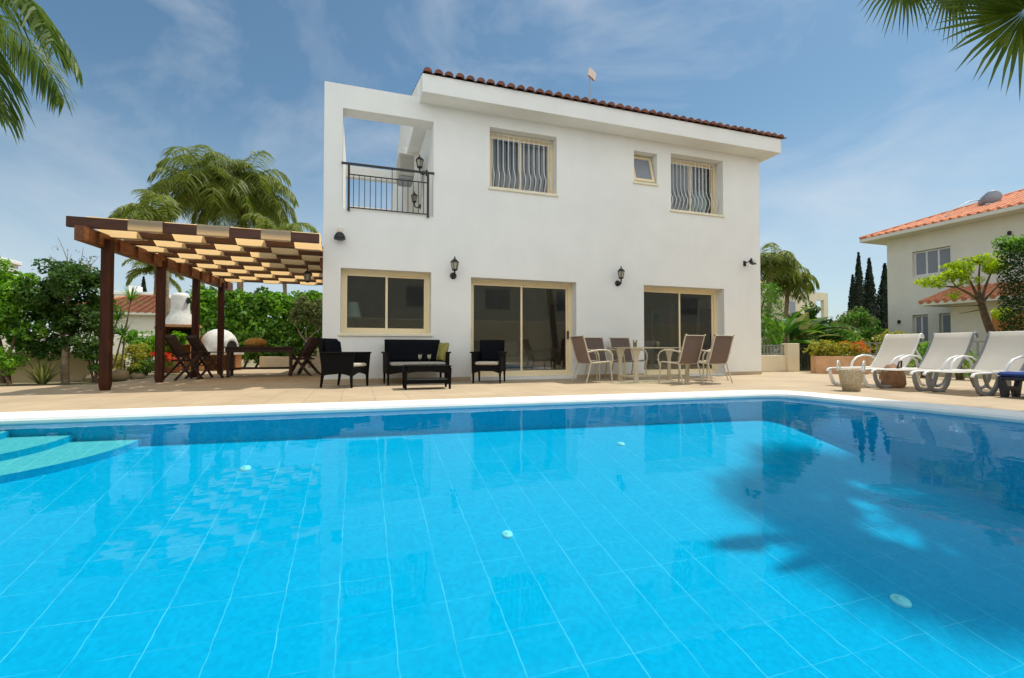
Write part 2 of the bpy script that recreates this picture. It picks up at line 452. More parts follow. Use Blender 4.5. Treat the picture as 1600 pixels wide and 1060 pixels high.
# ------------------------------------------------------------------ mesh helpers
class MB:
    """collects geometry for one mesh object"""
    def __init__(s):
        s.v, s.f, s.mi, s.sm = [], [], [], []
        s.M = Matrix.Identity(4)
        s.cur = 0
    def add(s, vs, fs, smooth=False):
        o = len(s.v)
        s.v.extend([tuple(s.M @ Vector(p)) for p in vs])
        for f in fs:
            s.f.append(tuple(i + o for i in f))
            s.mi.append(s.cur)
            s.sm.append(smooth)
    def box(s, x0, x1, y0, y1, z0, z1):
        s.add([(x0, y0, z0), (x1, y0, z0), (x1, y1, z0), (x0, y1, z0), (x0, y0, z1), (x1, y0, z1), (x1, y1, z1), (x0, y1, z1)],
              [(0, 3, 2, 1), (4, 5, 6, 7), (0, 1, 5, 4), (1, 2, 6, 5), (2, 3, 7, 6), (3, 0, 4, 7)])
        return s
    def bbox(s, x0, x1, y0, y1, z0, z1, b=0.01):
        """box with chamfered edges"""
        b = min(b, (x1 - x0) * .45, (y1 - y0) * .45, (z1 - z0) * .45)
        pts = []
        for z, i in ((z0, b), (z0 + b, 0), (z1 - b, 0), (z1, b)):
            xa, xb, ya, yb = x0 + i, x1 - i, y0 + i, y1 - i
            pts.append([(xa + b, ya, z), (xb - b, ya, z), (xb, ya + b, z), (xb, yb - b, z), (xb - b, yb, z), (xa + b, yb, z), (xa, yb - b, z), (xa, ya + b, z)])
        s.rings(pts, True, True)
        return s
    def rings(s, rings, cap0=True, cap1=True, smooth=False, close=True):
        n = len(rings[0])
        vs = [p for r in rings for p in r]
        fs = []
        for i in range(len(rings) - 1):
            for j in range(n if close else n - 1):
                a, b_ = i * n + j, i * n + (j + 1) % n
                fs.append((a, b_, b_ + n, a + n))
        s.add(vs, fs, smooth)
        if cap0:
            s.add(rings[0], [tuple(reversed(range(n)))])
        if cap1:
            s.add(rings[-1], [tuple(range(n))])
        return s
    def tube(s, pts, r, n=8, smooth=True, cap=True, flat=1.0):
        pts = [Vector(p) for p in pts]
        rs = r if isinstance(r, (list, tuple)) else [r] * len(pts)
        rings = []
        up = None
        for i, p in enumerate(pts):
            d = (pts[min(i + 1, len(pts) - 1)] - pts[max(i - 1, 0)])
            d.normalize()
            if up is None:
                up = Vector((0, 0, 1)) if abs(d.z) < 0.9 else Vector((0, 1, 0))
            side = d.cross(up)
            side.normalize()
            up = side.cross(d)
            up.normalize()
            rings.append([tuple(p + (side * math.cos(2 * math.pi * k / n) + up * math.sin(2 * math.pi * k / n) * flat) * rs[i]) for k in range(n)])
        s.rings(rings, cap, cap, smooth)
        return s
    def bar(s, a, b, w, h=None):
        """rectangular bar from a to b, w sideways, h in the up direction"""
        h = h or w
        a, b = Vector(a), Vector(b)
        d = (b - a).normalized()
        up = Vector((0, 0, 1)) if abs(d.z) < 0.95 else Vector((0, 1, 0))
        sd = d.cross(up).normalized()
        up = sd.cross(d).normalized()
        rr = []
        for p in (a, b):
            rr.append([tuple(p + sd * x + up * z) for x, z in ((-w / 2, -h / 2), (w / 2, -h / 2), (w / 2, h / 2), (-w / 2, h / 2))])
        s.rings(rr)
        return s
    def lathe(s, prof, n=20, c=(0, 0, 0), smooth=True, sx=1.0, sy=1.0):
        rings = [[(c[0] + r * sx * math.cos(2 * math.pi * k / n), c[1] + r * sy * math.sin(2 * math.pi * k / n), c[2] + z) for k in range(n)] for r, z in prof]
        s.rings(rings, True, True, smooth)
        return s
    def prism(s, poly, d0, d1, axis='y'):
        """outline extruded along an axis; outline given in the other two axes"""
        def P(p, d):
            return {'y': (p[0], d, p[1]), 'x': (d, p[0], p[1]), 'z': (p[0], p[1], d)}[axis]
        n = len(poly)
        a = [P(p, d0) for p in poly]
        b = [P(p, d1) for p in poly]
        tris = tessellate_polygon([[Vector((p[0], p[1], 0)) for p in poly]])
        s.add(a + b, [(i, (i + 1) % n, (i + 1) % n + n, i + n) for i in range(n)])
        s.add(a, tris)
        s.add(b, tris)
        return s
    def grid(s, P, smooth=True, thick=0.0):
        """P: 2-D list of points"""
        m, n = len(P), len(P[0])
        s.add([p for r in P for p in r], [(i * n + j, i * n + j + 1, (i + 1) * n + j + 1, (i + 1) * n + j) for i in range(m - 1) for j in range(n - 1)], smooth)
        return s
    def build(s, name, mats, parent=None, recalc=True):
        me = bpy.data.meshes.new(name)
        me.from_pydata(s.v, [], s.f)
        if not isinstance(mats, (list, tuple)):
            mats = [mats]
        for m in mats:
            me.materials.append(m)
        me.polygons.foreach_set('material_index', s.mi)
        me.polygons.foreach_set('use_smooth', s.sm)
        if recalc:
            import bmesh
            bm = bmesh.new()
            bm.from_mesh(me)
            bmesh.ops.recalc_face_normals(bm, faces=bm.faces)
            bm.to_mesh(me)
            bm.free()
        me.update()
        o = bpy.data.objects.new(name, me)
        col.objects.link(o)
        if parent:
            o.parent = parent
        return o

def np_mesh(name, V, m, parent=None, k=4):
    """V: (n, k, 3) separate faces of k corners"""
    n = V.shape[0]
    me = bpy.data.meshes.new(name)
    me.vertices.add(n * k)
    me.vertices.foreach_set('co', V.reshape(-1).astype(np.float32))
    me.loops.add(n * k)
    me.loops.foreach_set('vertex_index', np.arange(n * k, dtype=np.int32))
    me.polygons.add(n)
    me.polygons.foreach_set('loop_start', np.arange(0, n * k, k, dtype=np.int32))
    me.update(calc_edges=True)
    me.materials.append(m)
    o = bpy.data.objects.new(name, me)
    col.objects.link(o)
    if parent:
        o.parent = parent
    return o

def tag(o, label=None, cat=None, group=None, kind=None):
    if label: o['label'] = label
    if cat: o['category'] = cat
    if group: o['group'] = group
    if kind: o['kind'] = kind
    return o

def empty(name, loc=(0, 0, 0), rz=0.0, label=None, cat=None, group=None):
    o = bpy.data.objects.new(name, None)
    o.empty_display_size = 0.2
    o.location = loc
    o.rotation_euler = (0, 0, rz)
    col.objects.link(o)
    tag(o, label, cat, group)
    return o

def copy_tree(o, parent=None):
    c = o.copy()
    col.objects.link(c)
    if parent:
        c.parent = parent
    for ch in list(o.children):
        copy_tree(ch, c)
    return c

def dup(o, loc, rz, label, group=None):
    c = copy_tree(o)
    c.location = loc
    c.rotation_euler = (0, 0, rz)
    c['label'] = label
    if group: c['group'] = group
    return c

# ---- leaves
def unit(a):
    return a / np.maximum(np.linalg.norm(a, axis=-1, keepdims=True), 1e-6)

def leaf_quads(P, out, size, aspect=0.5, up=0.35, rand=0.8, droop=0.0):
    n = len(P)
    nrm = unit(out * 0.7 + np.array([0, 0, up]) + rng.normal(size=(n, 3)) * rand)
    t = unit(np.cross(nrm, rng.normal(size=(n, 3))))
    t = unit(t + np.array([0, 0, -droop]))
    b = unit(np.cross(nrm, t))
    L = (size * rng.uniform(0.6, 1.35, n))[:, None]
    W = L * aspect
    nr = unit(np.cross(t, b))
    return np.stack([P - t * L * 0.5, P + b * W * 0.5 + nr * L * 0.07 + t * L * 0.08, P + t * L * 0.5 - nr * L * 0.05, P - b * W * 0.5 + nr * L * 0.07 + t * L * 0.08], axis=1)

def blob_points(blobs, n, clumps=40, cr=0.28, hollow=0.55):
    """points gathered in clumps spread through ellipsoids (cx,cy,cz,rx,ry,rz)"""
    B = np.array(blobs, float)
    w = B[:, 3] * B[:, 4] * B[:, 5]
    w = w ** 0.7
    ci = rng.choice(len(B), size=clumps, p=w / w.sum())
    d = unit(rng.normal(size=(clumps, 3)))
    r = rng.uniform(hollow, 1.0, clumps)[:, None]
    C = B[ci, :3] + d * r * B[ci, 3:6]
    crs = rng.uniform(0.6, 1.35, clumps) * cr
    k = rng.integers(0, clumps, n)
    dd = unit(rng.normal(size=(n, 3)))
    P = C[k] + dd * (crs[k] * rng.uniform(0.25, 1, n) ** 0.5)[:, None] * np.array([1, 1, 0.8])
    out = unit(unit(P - B[ci[k], :3]) * 0.6 + dd * 0.6)
    return P, out

def crown(name, blobs, n, size, m, parent=None, clumps=40, cr=0.28, hollow=0.5, **kw):
    P, out = blob_points(blobs, n, clumps, cr, hollow)
    return np_mesh(name, leaf_quads(P, out, size, **kw), m, parent)

def box_leaves(name, x0, x1, y0, y1, z0, z1, n, size, m, parent=None, depth=0.22, lump=0.12, **kw):
    u = rng.uniform(size=(n, 3))
    P = np.array([x0, y0, z0]) + u * np.array([x1 - x0, y1 - y0, z1 - z0])
    areas = np.array([(y1 - y0) * (z1 - z0), (y1 - y0) * (z1 - z0), (x1 - x0) * (z1 - z0), (x1 - x0) * (z1 - z0), (x1 - x0) * (y1 - y0)])
    fc = rng.choice(5, size=n, p=areas / areas.sum())
    ins = rng.uniform(0, 1, n) ** 2 * depth
    out = np.zeros((n, 3))
    lo, hi = (x0, y0, z0), (x1, y1, z1)
    wob = np.sin(P[:, 0] * 5.1 + P[:, 2] * 3.7) * np.sin(P[:, 1] * 4.3 + P[:, 2] * 2.9 + 1) * lump
    for i, (ax, hi_) in enumerate(((0, 0), (0, 1), (1, 0), (1, 1), (2, 1))):
        k = fc == i
        P[k, ax] = hi[ax] - ins[k] + wob[k] if hi_ else lo[ax] + ins[k] - wob[k]
        out[k, ax] = 1 if hi_ else -1
    return np_mesh(name, leaf_quads(P, out, size, **kw), m, parent)

def limb(mb, a, b, r0, r1, bend=0.15, n=6):
    a, b = Vector(a), Vector(b)
    off = Vector((rnd.uniform(-1, 1), rnd.uniform(-1, 1), rnd.uniform(-.3, .3))) * (b - a).length * bend
    pts, rs = [], []
    for i in range(n + 1):
        t = i / n
        pts.append(a.lerp(b, t) + off * math.sin(math.pi * t))
        rs.append(r0 + (r1 - r0) * t)
    mb.tube(pts, rs, 8)

# ---- palm fronds
def feather_frond(V, base, az, el, L, droop, ll, n=34, lw=0.035, hang=0.8):
    """arching rachis with two rows of drooping leaflets; quads are appended to V"""
    p = np.array(base, float)
    d = np.array([math.cos(az) * math.cos(el), math.sin(az) * math.cos(el), math.sin(el)])
    pts, dirs = [p.copy()], [d.copy()]
    step = L / n
    for i in range(n):
        g = droop * (0.25 + 1.5 * i / n) / n
        d = d + np.array([0, 0, -1]) * g
        d /= np.linalg.norm(d)
        p = p + d * step
        pts.append(p.copy()); dirs.append(d.copy())
    for i in range(n):
        a, b = pts[i], pts[i + 1]
        sd = np.cross(dirs[i], [0, 0, 1]); sd /= max(np.linalg.norm(sd), 1e-5)
        w = 0.022 * (1 - 0.8 * i / n) * L / 2.5
        V.append([a - sd * w, a + sd * w, b + sd * w * .9, b - sd * w * .9])
        V.append([a - np.array([0, 0, w * 1.4]), a + np.array([0, 0, w]), b + np.array([0, 0, w]), b - np.array([0, 0, w * 1.4])])
    for i in range(4, n + 1):
        t = i / n
        for s in (-1, 1):
            for rep in range(2):
                o = pts[i] - dirs[i] * step * rep * 0.5
                sd = np.cross(dirs[i], [0, 0, 1]); sd /= max(np.linalg.norm(sd), 1e-5)
                le = ll * (0.45 + 1.1 * math.sin(math.pi * min(1, 0.12 + t * 0.86)) ** 0.8) * rng.uniform(0.75, 1.15) * 0.75
                u = sd * s * 0.9 + dirs[i] * 0.55 + np.array([0, 0, rng.uniform(-0.25, 0.35)])
                u /= np.linalg.norm(u)
                q = o
                wv = np.cross(u, sd * 0.2 + np.array([0, 0, 1.0])); wv /= max(np.linalg.norm(wv), 1e-5)
                wv = wv * math.cos(0.6) + np.array([0, 0, 1]) * math.sin(rng.uniform(-1, 1))
                w0 = lw * rng.uniform(0.7, 1.2)
                for k in range(3):
                    u2 = u + np.array([0, 0, -1]) * hang * (0.35 + 0.45 * k) * rng.uniform(0.8, 1.2)
                    u2 /= np.linalg.norm(u2)
                    q2 = q + u2 * le / 3
                    wa = w0 * (0.55, 1.0, 0.75)[k]; wb = w0 * (1.0, 0.75, 0.08)[k]
                    V.append([q - wv * wa / 2, q + wv * wa / 2, q2 + wv * wb / 2, q2 - wv * wb / 2])
                    q = q2
    return V

def fan_frond(V, hub, axis, face, Rr, spread=2.4, n=44, joined=0.5, droop=0.25):
    """pleated fan leaf; axis points along the middle, face is the leaf's normal"""
    hub = np.array(hub, float)
    ax = np.array(axis, float); ax /= np.linalg.norm(ax)
    nr = np.array(face, float); nr -= ax * np.dot(nr, ax); nr /= np.linalg.norm(nr)
    sd = np.cross(nr, ax)
    for i in range(n):
        a = -spread + 2 * spread * (i + 0.5) / n + rng.uniform(-.012, .012)
        da = spread / n
        L = Rr * (1 - 0.28 * (abs(a) / spread) ** 2) * rng.uniform(0.9, 1.06)
        def pt(ang, r, lift=0.0):
            return hub + (ax * math.cos(ang) + sd * math.sin(ang)) * r + nr * lift
        j = joined * L
        rid = 0.018 * Rr
        V.append([pt(a, 0.02), pt(a - da, j * 0.5, -rid), pt(a, j, rid), pt(a, j * 0.5, rid)])
        V.append([pt(a, 0.02), pt(a, j * 0.5, rid), pt(a, j, rid), pt(a + da, j * 0.5, -rid)])
        V.append([pt(a - da, j * 0.5, -rid), pt(a - da, j, -rid), pt(a, j * 1.001, rid), pt(a, j, rid)])
        V.append([pt(a + da, j * 0.5, -rid), pt(a, j, rid), pt(a, j * 1.001, rid), pt(a + da, j, -rid)])
        d = droop * rng.uniform(0.2, 1.8)
        m0, m1 = pt(a - da, j, -rid), pt(a + da, j, -rid)
        mid = pt(a, (j + L) / 2)
        tip = pt(a + rng.uniform(-.03, .03), L) + np.array([0, 0, -d * L * 0.35])
        mid = mid + np.array([0, 0, -d * L * 0.08])
        w = sd * math.cos(a) - ax * math.sin(a)
        ww = da * j * 0.62
        V.append([m0, pt(a, j, rid), mid + nr * rid * .6, mid - w * ww])
        V.append([pt(a, j, rid), m1, mid + w * ww, mid + nr * rid * .6])
        V.append([mid - w * ww, mid + nr * rid * .6, tip, tip])
        V.append([mid + nr * rid * .6, mid + w * ww, tip, tip])
    return V

def trunk_mesh(parent, base, top, r0, r1, m, bend=0.03, rings=14, name='trunk'):
    mb = MB()
    a, b = Vector(base), Vector(top)
    pts, rs = [], []
    off = Vector((rnd.uniform(-1, 1), rnd.uniform(-1, 1), 0)) * (b - a).length * bend
    for i in range(rings * 2 + 1):
        t = i / (rings * 2)
        pts.append(a.lerp(b, t) + off * math.sin(math.pi * t))
        rs.append((r0 + (r1 - r0) * t) * (1.06 if i % 2 else 0.95))
    mb.tube(pts, rs, 10)
    return mb.build(name, m, parent)
# ================================================================== SETTING
def corner_loop(off):
    """pool outline pushed outward by off, with a rounded far-right corner"""
    c = [(-4.8 - off, -10.7 - off), (7.0 + off, -10.7 - off), (6.74 + off, -4.42 + off), (-4.8 - off, -3.97 + off)]
    r = 0.40 + off * 0.6
    a, p, b = Vector(c[1]), Vector(c[2]), Vector(c[3])
    u, w = (a - p).normalized(), (b - p).normalized()
    s0, s1 = p + u * r, p + w * r
    arc = []
    for i in range(11):
        t = i / 10
        arc.append(tuple(s0 * (1 - t) ** 2 + p * 2 * t * (1 - t) + s1 * t * t))
    return [c[0], c[1]] + arc + [c[3]]

inner, outer = corner_loop(0.0), corner_loop(0.47)
NL = len(inner)
def sheet_with_hole(name, out, hole, z, m):
    pts = out + hole
    tris = tessellate_polygon([[Vector((x, y, 0)) for x, y in out], [Vector((x, y, 0)) for x, y in hole]])
    mb = MB()
    mb.add([(x, y, z) for x, y in pts], tris)
    o = mb.build(name, m)
    if o.data.polygons[0].normal.z < 0:
        o.data.flip_normals()
    return tag(o, kind='structure')

deck_out = [(-9.0, -13.5), (14.4, -13.5), (14.3, -0.1), (13.0, 1.3), (11.6, 2.2), (11.6, 11.5), (-4.4, 11.5), (-4.0, 5.6), (-4.1, 1.2), (-9.0, 1.0)]
sheet_with_hole('pool_deck', deck_out, outer, 0.0, M['deck'])
gh = [(-8.9, -13.4), (14.3, -13.4), (14.2, -0.15), (12.95, 1.2), (11.5, 2.1), (11.5, 11.4), (-4.3, 11.4), (-3.9, 5.6), (-4.0, 1.1), (-8.9, 0.9)]
sheet_with_hole('ground', [(-420, -420), (420, -420), (420, 420), (-420, 420)], gh, -0.035, M['soil'])

mb = MB()
def loop3(l, z): return [(x, y, z) for x, y in l]
mb.rings([loop3(corner_loop(0.47), -0.05), loop3(corner_loop(0.47), 0.018), loop3(corner_loop(0.455), 0.026), loop3(corner_loop(0.03), 0.026), loop3(corner_loop(0.0), 0.014), loop3(corner_loop(-0.012), -0.012), loop3(corner_loop(0.0), -0.045), loop3(corner_loop(0.03), -0.05)], False, False)
tag(mb.build('pool_coping', M['coping']), kind='structure')

# basin: the floor falls towards the deep end under the camera
FZ = lambda y: -0.306 + 0.2 * (y + 4.1)
M['pool_floor'] = pool_mat('pool_floor_mosaic', (0.001, 0.385, 0.62), (0.0, 0.325, 0.55), (0.22, 0.70, 0.80), grid=0.312, lw=0.0042, ox=0.054, oy=0.1)
M['pool_wall'] = pool_mat('pool_wall_mosaic', (0.003, 0.50, 0.74), (0.002, 0.40, 0.64), (0.02, 0.40, 0.66))
M['pool_step'] = pool_mat('pool_step_mosaic', (0.15, 0.50, 0.53), (0.11, 0.43, 0.48), (0.5, 0.85, 0.85), grid=0.16, lw=0.004)
mb = MB()
il = corner_loop(0.02)
mb.add([(x, y, FZ(y)) for x, y in il], [tuple(range(len(il)))])
tag(mb.build('pool_floor', M['pool_floor']), kind='structure')
mb = MB()
mb.rings([[(x, y, FZ(y)) for x, y in il], loop3(il, -0.044)], False, False)
tag(mb.build('pool_wall', M['pool_wall']), kind='structure')
# curved entry steps in the far left corner
mb = MB()
for rx, dz in ((3.36, 0.07), (2.78, 0.135), (2.28, 0.195)):
    arc = [(-4.79, -3.99)] + [(-4.79 + rx * math.cos(R(t)), -3.99 + 1.30 * rx / 3.36 * math.sin(R(t))) for t in range(0, -91, -3)]
    arc = [(x, min(y, -3.99 + (x + 4.8) * -0.038)) for x, y in arc]
    mb.cur = 0
    mb.add([(x, y, FZ(y) + dz) for x, y in arc], [tuple(range(len(arc)))])
    mb.cur = 1
    rim = arc[1:]
    mb.rings([[(x, y, FZ(y) + dz) for x, y in rim], [(x, y, FZ(y) + dz - 0.02) for x, y in rim], [(x, y, -1.9) for x, y in rim]], False, False, close=False)
tag(mb.build('pool_steps', [M['pool_step'], M['pool_wall']]), kind='structure')

# water surface
m = bpy.data.materials.new('pool_water')
m.use_nodes = True
t = m.node_tree
t.nodes.clear()
out = N(t, 'ShaderNodeOutputMaterial')
tp = N(t, 'ShaderNodeBsdfTransparent'); tp.inputs['Color'].default_value = (0.70, 0.97, 1.0, 1)
gl = N(t, 'ShaderNodeBsdfGlossy', Roughness=0.02)
gl.inputs['Color'].default_value = (0.62, 0.82, 0.95, 1)
co = N(t, 'ShaderNodeTexCoord')
no = N(t, 'ShaderNodeTexNoise', Scale=2.6, Detail=3.0, Roughness=0.5)
t.links.new(co.outputs['Object'], no.inputs['Vector'])
bp = N(t, 'ShaderNodeBump', Strength=0.05, Distance=0.06)
t.links.new(no.outputs['Fac'], bp.inputs['Height'])
fr = N(t, 'ShaderNodeFresnel', IOR=1.33)
t.links.new(bp.outputs['Normal'], fr.inputs['Normal'])
t.links.new(bp.outputs['Normal'], gl.inputs['Normal'])
mu = N(t, 'ShaderNodeMath', operation='MULTIPLY'); mu.inputs[1].default_value = 0.46
t.links.new(fr.outputs['Fac'], mu.inputs[0])
mx = N(t, 'ShaderNodeMixShader')
t.links.new(mu.outputs[0], mx.inputs['Fac'])
t.links.new(tp.outputs['BSDF'], mx.inputs[1]); t.links.new(gl.outputs['BSDF'], mx.inputs[2])
t.links.new(mx.outputs['Shader'], out.inputs['Surface'])
mb = MB()
mb.add([(x, y, -0.036) for x, y in il], [tuple(range(len(il)))])
wtr = mb.build('pool_water', m)
if wtr.data.polygons[0].normal.z < 0: wtr.data.flip_normals()
tag(wtr, kind='structure')

# round fittings in the pool floor
fit_lab = ['small white round fitting in the sunny pool floor below the pergola side', 'white round fitting in the middle of the pool floor, on a white joint line',
           'small white round fitting in the pool floor, nearest the far wall of the pool', 'pale round fitting in the shaded part of the pool floor']
for (x, y, r), lb in zip([(-0.335, -4.85, 0.048), (1.78, -6.39, 0.043), (3.69, -4.92, 0.045), (4.15, -7.67, 0.06)], fit_lab):
    mb = MB()
    mb.lathe([(r, -0.005), (r, 0.008), (r * 0.86, 0.02), (r * 0.5, 0.014), (r * 0.45, 0.024), (0.004, 0.026)], 20)
    o = mb.build('pool_fitting', M['fitting'])
    o.location = (x, y, FZ(y)); o.rotation_euler = (R(11.3), 0, 0)
    tag(o, lb, 'pool fitting', 'round fittings in the pool floor')

# ================================================================== VILLA
villa = empty('villa', (5.5, 0, 0), 0, 'large white two storey villa with a dark tiled eave and a corner terrace opening', 'house')
def V_(o):            # parent under villa keeping world coordinates
    o.parent = villa
    o.matrix_parent_inverse = Matrix.Translation((-5.5, 0, 0))
    return o

def holed_wall(mb, x0, x1, z0, z1, holes, y, th):
    """wall in the XZ plane with rectangular openings, front face at y, back at y+th"""
    xs = sorted({x0, x1} | {h[0] for h in holes} | {h[1] for h in holes})
    zs = sorted({z0, z1} | {h[2] for h in holes} | {h[3] for h in holes})
    inside = lambda a, b: any(h[0] <= a <= h[1] and h[2] <= b <= h[3] for h in holes)
    for i in range(len(xs) - 1):
        for j in range(len(zs) - 1):
            if inside((xs[i] + xs[i + 1]) / 2, (zs[j] + zs[j + 1]) / 2):
                continue
            a, b, c, d = xs[i], xs[i + 1], zs[j], zs[j + 1]
            mb.add([(a, y, c), (b, y, c), (b, y, d), (a, y, d)], [(0, 1, 2, 3)])
            mb.add([(a, y + th, c), (b, y + th, c), (b, y + th, d), (a, y + th, d)], [(3, 2, 1, 0)])
    for a, b, c, d in holes:
        mb.add([(a, y, c), (a, y, d), (a, y + th, d), (a, y + th, c)], [(0, 1, 2, 3)])
        mb.add([(b, y, c), (b, y, d), (b, y + th, d), (b, y + th, c)], [(3, 2, 1, 0)])
        mb.add([(a, y, c), (b, y, c), (b, y + th, c), (a, y + th, c)], [(3, 2, 1, 0)])
        mb.add([(a, y, d), (b, y, d), (b, y + th, d), (a, y + th, d)], [(0, 1, 2, 3)])
    for a, b in ((x0, x0), (x1, x1)):
        mb.add([(a, y, z0), (a, y, z1), (a, y + th, z1), (a, y + th, z0)], [(0, 1, 2, 3)])
    mb.add([(x0, y, z1), (x1, y, z1), (x1, y + th, z1), (x0, y + th, z1)], [(0, 1, 2, 3)])

H_BALC = (0.35, 2.17, 3.49, 5.54)
H_W1 = (3.41, 5.03, 4.27, 5.62)
H_SM = (7.10, 7.77, 4.82, 5.59)
H_W2 = (8.18, 9.82, 4.22, 5.67)
H_GW = (0.33, 2.13, 1.00, 2.31)
H_D1 = (2.99, 5.52, 0.06, 2.25)
H_D2 = (7.36, 9.82, 0.03, 2.27)
TH = 0.38
HX, HY = 11.05, 8.6
mb = MB()
holed_wall(mb, 0, HX, 0.0, 6.02, [H_BALC, H_W1, H_SM, H_W2, H_GW, H_D1, H_D2], 0.0, TH)
V_(mb.build('front_wall', M['plaster']))
mb = MB()
mb.box(0, 0.26, TH + .002, HY, 0, 3.3)            # side walls
for z0, z1, y0, y1 in ((0, .1, TH + .002, HY), (2.3, 3.3, TH + .002, HY), (3.3, 6.02, TH + .002, HY), (.1, 2.3, TH + .002, 1.0), (.1, 2.3, 3.6, 4.1), (.1, 2.3, 5.4, HY)):
    mb.box(HX - .26, HX, y0, y1, z0, z1)
mb.box(0.262, HX - .262, HY - .26, HY, 0, 6.02)
mb.box(0.262, 1.72, TH + .002, HY - .262, 3.12, 3.30)       # terrace floor
V_(mb.build('side_wall', M['plaster']))
mb = MB()                                          # upper block beside the terrace
mb.box(2.175, 2.42, TH + .002, 2.6, 3.302, 6.02)
mb.box(1.80, 2.42, 2.602, HY - .262, 3.302, 6.02)
V_(mb.build('terrace_wall', M['plaster']))
mb = MB()                                          # frame round the roof terrace
mb.box(0.0, 0.345, TH + .002, 2.6, 3.302, 5.5)
mb.box(0.0, 0.345, 2.602, 2.86, 3.302, 5.36)
mb.box(0.347, 1.798, 2.602, 2.80, 5.08, 5.36)
mb.box(0.347, 1.798, 2.602, 2.80, 3.302, 4.28)
V_(mb.build('terrace_frame', M['plaster']))
mb = MB()
mb.box(0.264, HX - .264, 5.6, 5.7, 0.062, 3.1)
mb.box(2.425, HX - .264, 4.2, 4.3, 3.302, 6.0)
V_(mb.build('interior_wall', M['interior']))
mb = MB()
mb.box(0.264, HX - .264, TH + .004, HY - .264, 0.0, 0.058)
mb.box(1.725, HX - .264, TH + .004, HY - .264, 3.102, 3.30)
V_(mb.build('interior_floor', M['interiorfloor']))
for x0, x1 in ((0.0, 2.985), (5.53, 7.35), (9.83, HX)):
    mb = MB(); mb.box(x0, x1, -0.012, 0.0, 0.003, 0.085)
    V_(mb.build('skirting', M['skirt']))

# roof: white eave board, soffit and rows of barrel tiles rising to a ridge
EX0, EX1, EY = 1.87, 11.32, -0.46
PITCH = math.tan(R(17))
RY = 4.3
mb = MB()
prof = [(EY, 5.90), (EY, 6.27), (RY, 6.27 + (RY - EY) * PITCH), (2 * RY - EY, 6.27), (2 * RY - EY, 5.90)]
mb.prism([(p[0], p[1]) for p in prof], EX0, EX1, 'x')
roof = V_(mb.build('roof', M['plaster']))
mb = MB()
sp = 0.222
ntile = int((EX1 - EX0) / sp) + 1
sl = math.sqrt(1 + PITCH ** 2)
for i in range(ntile):
    x = EX0 + 0.10 + i * sp + rnd.uniform(-.006, .006)
    if x > EX1 - 0.02: break
    z0 = 6.285 + rnd.uniform(-.005, .006)
    y0 = EY - 0.05 + rnd.uniform(-.012, .012)
    for k in range(14):                       # overlapping courses
        ya, yb = y0 + k * 0.36, y0 + (k + 1) * 0.36 + 0.03
        za, zb = z0 + (ya - EY) * PITCH + 0.03, z0 + (yb - EY) * PITCH + 0.012
        ra, rb = 0.088, 0.074
        A = [(x + ra * math.cos(a), ya, za + ra * math.sin(a) * 0.95) for a in [math.pi * q / 8 for q in range(9)]]
        B = [(x + rb * math.cos(a), yb, zb + rb * math.sin(a) * 0.95) for a in [math.pi * q / 8 for q in range(9)]]
        mb.rings([A, B], k == 0, False, smooth=True, close=False)
        x2 = x + sp / 2                       # channel tile between the covers
        A = [(x2 + 0.07 * math.cos(a), ya, za + 0.028 + 0.05 * math.sin(a)) for a in [math.pi + math.pi * q / 6 for q in range(7)]]
        B = [(x2 + 0.07 * math.cos(a), yb, zb + 0.028 + 0.05 * math.sin(a)) for a in [math.pi + math.pi * q / 6 for q in range(7)]]
        mb.rings([A, B], False, False, smooth=True, close=False)
mb.tube([(EX0, RY, 6.36 + (RY - EY) * PITCH), (EX1, RY, 6.36 + (RY - EY) * PITCH)], 0.12, 10)
mb.build('roof_tiles', M['roof'], roof)

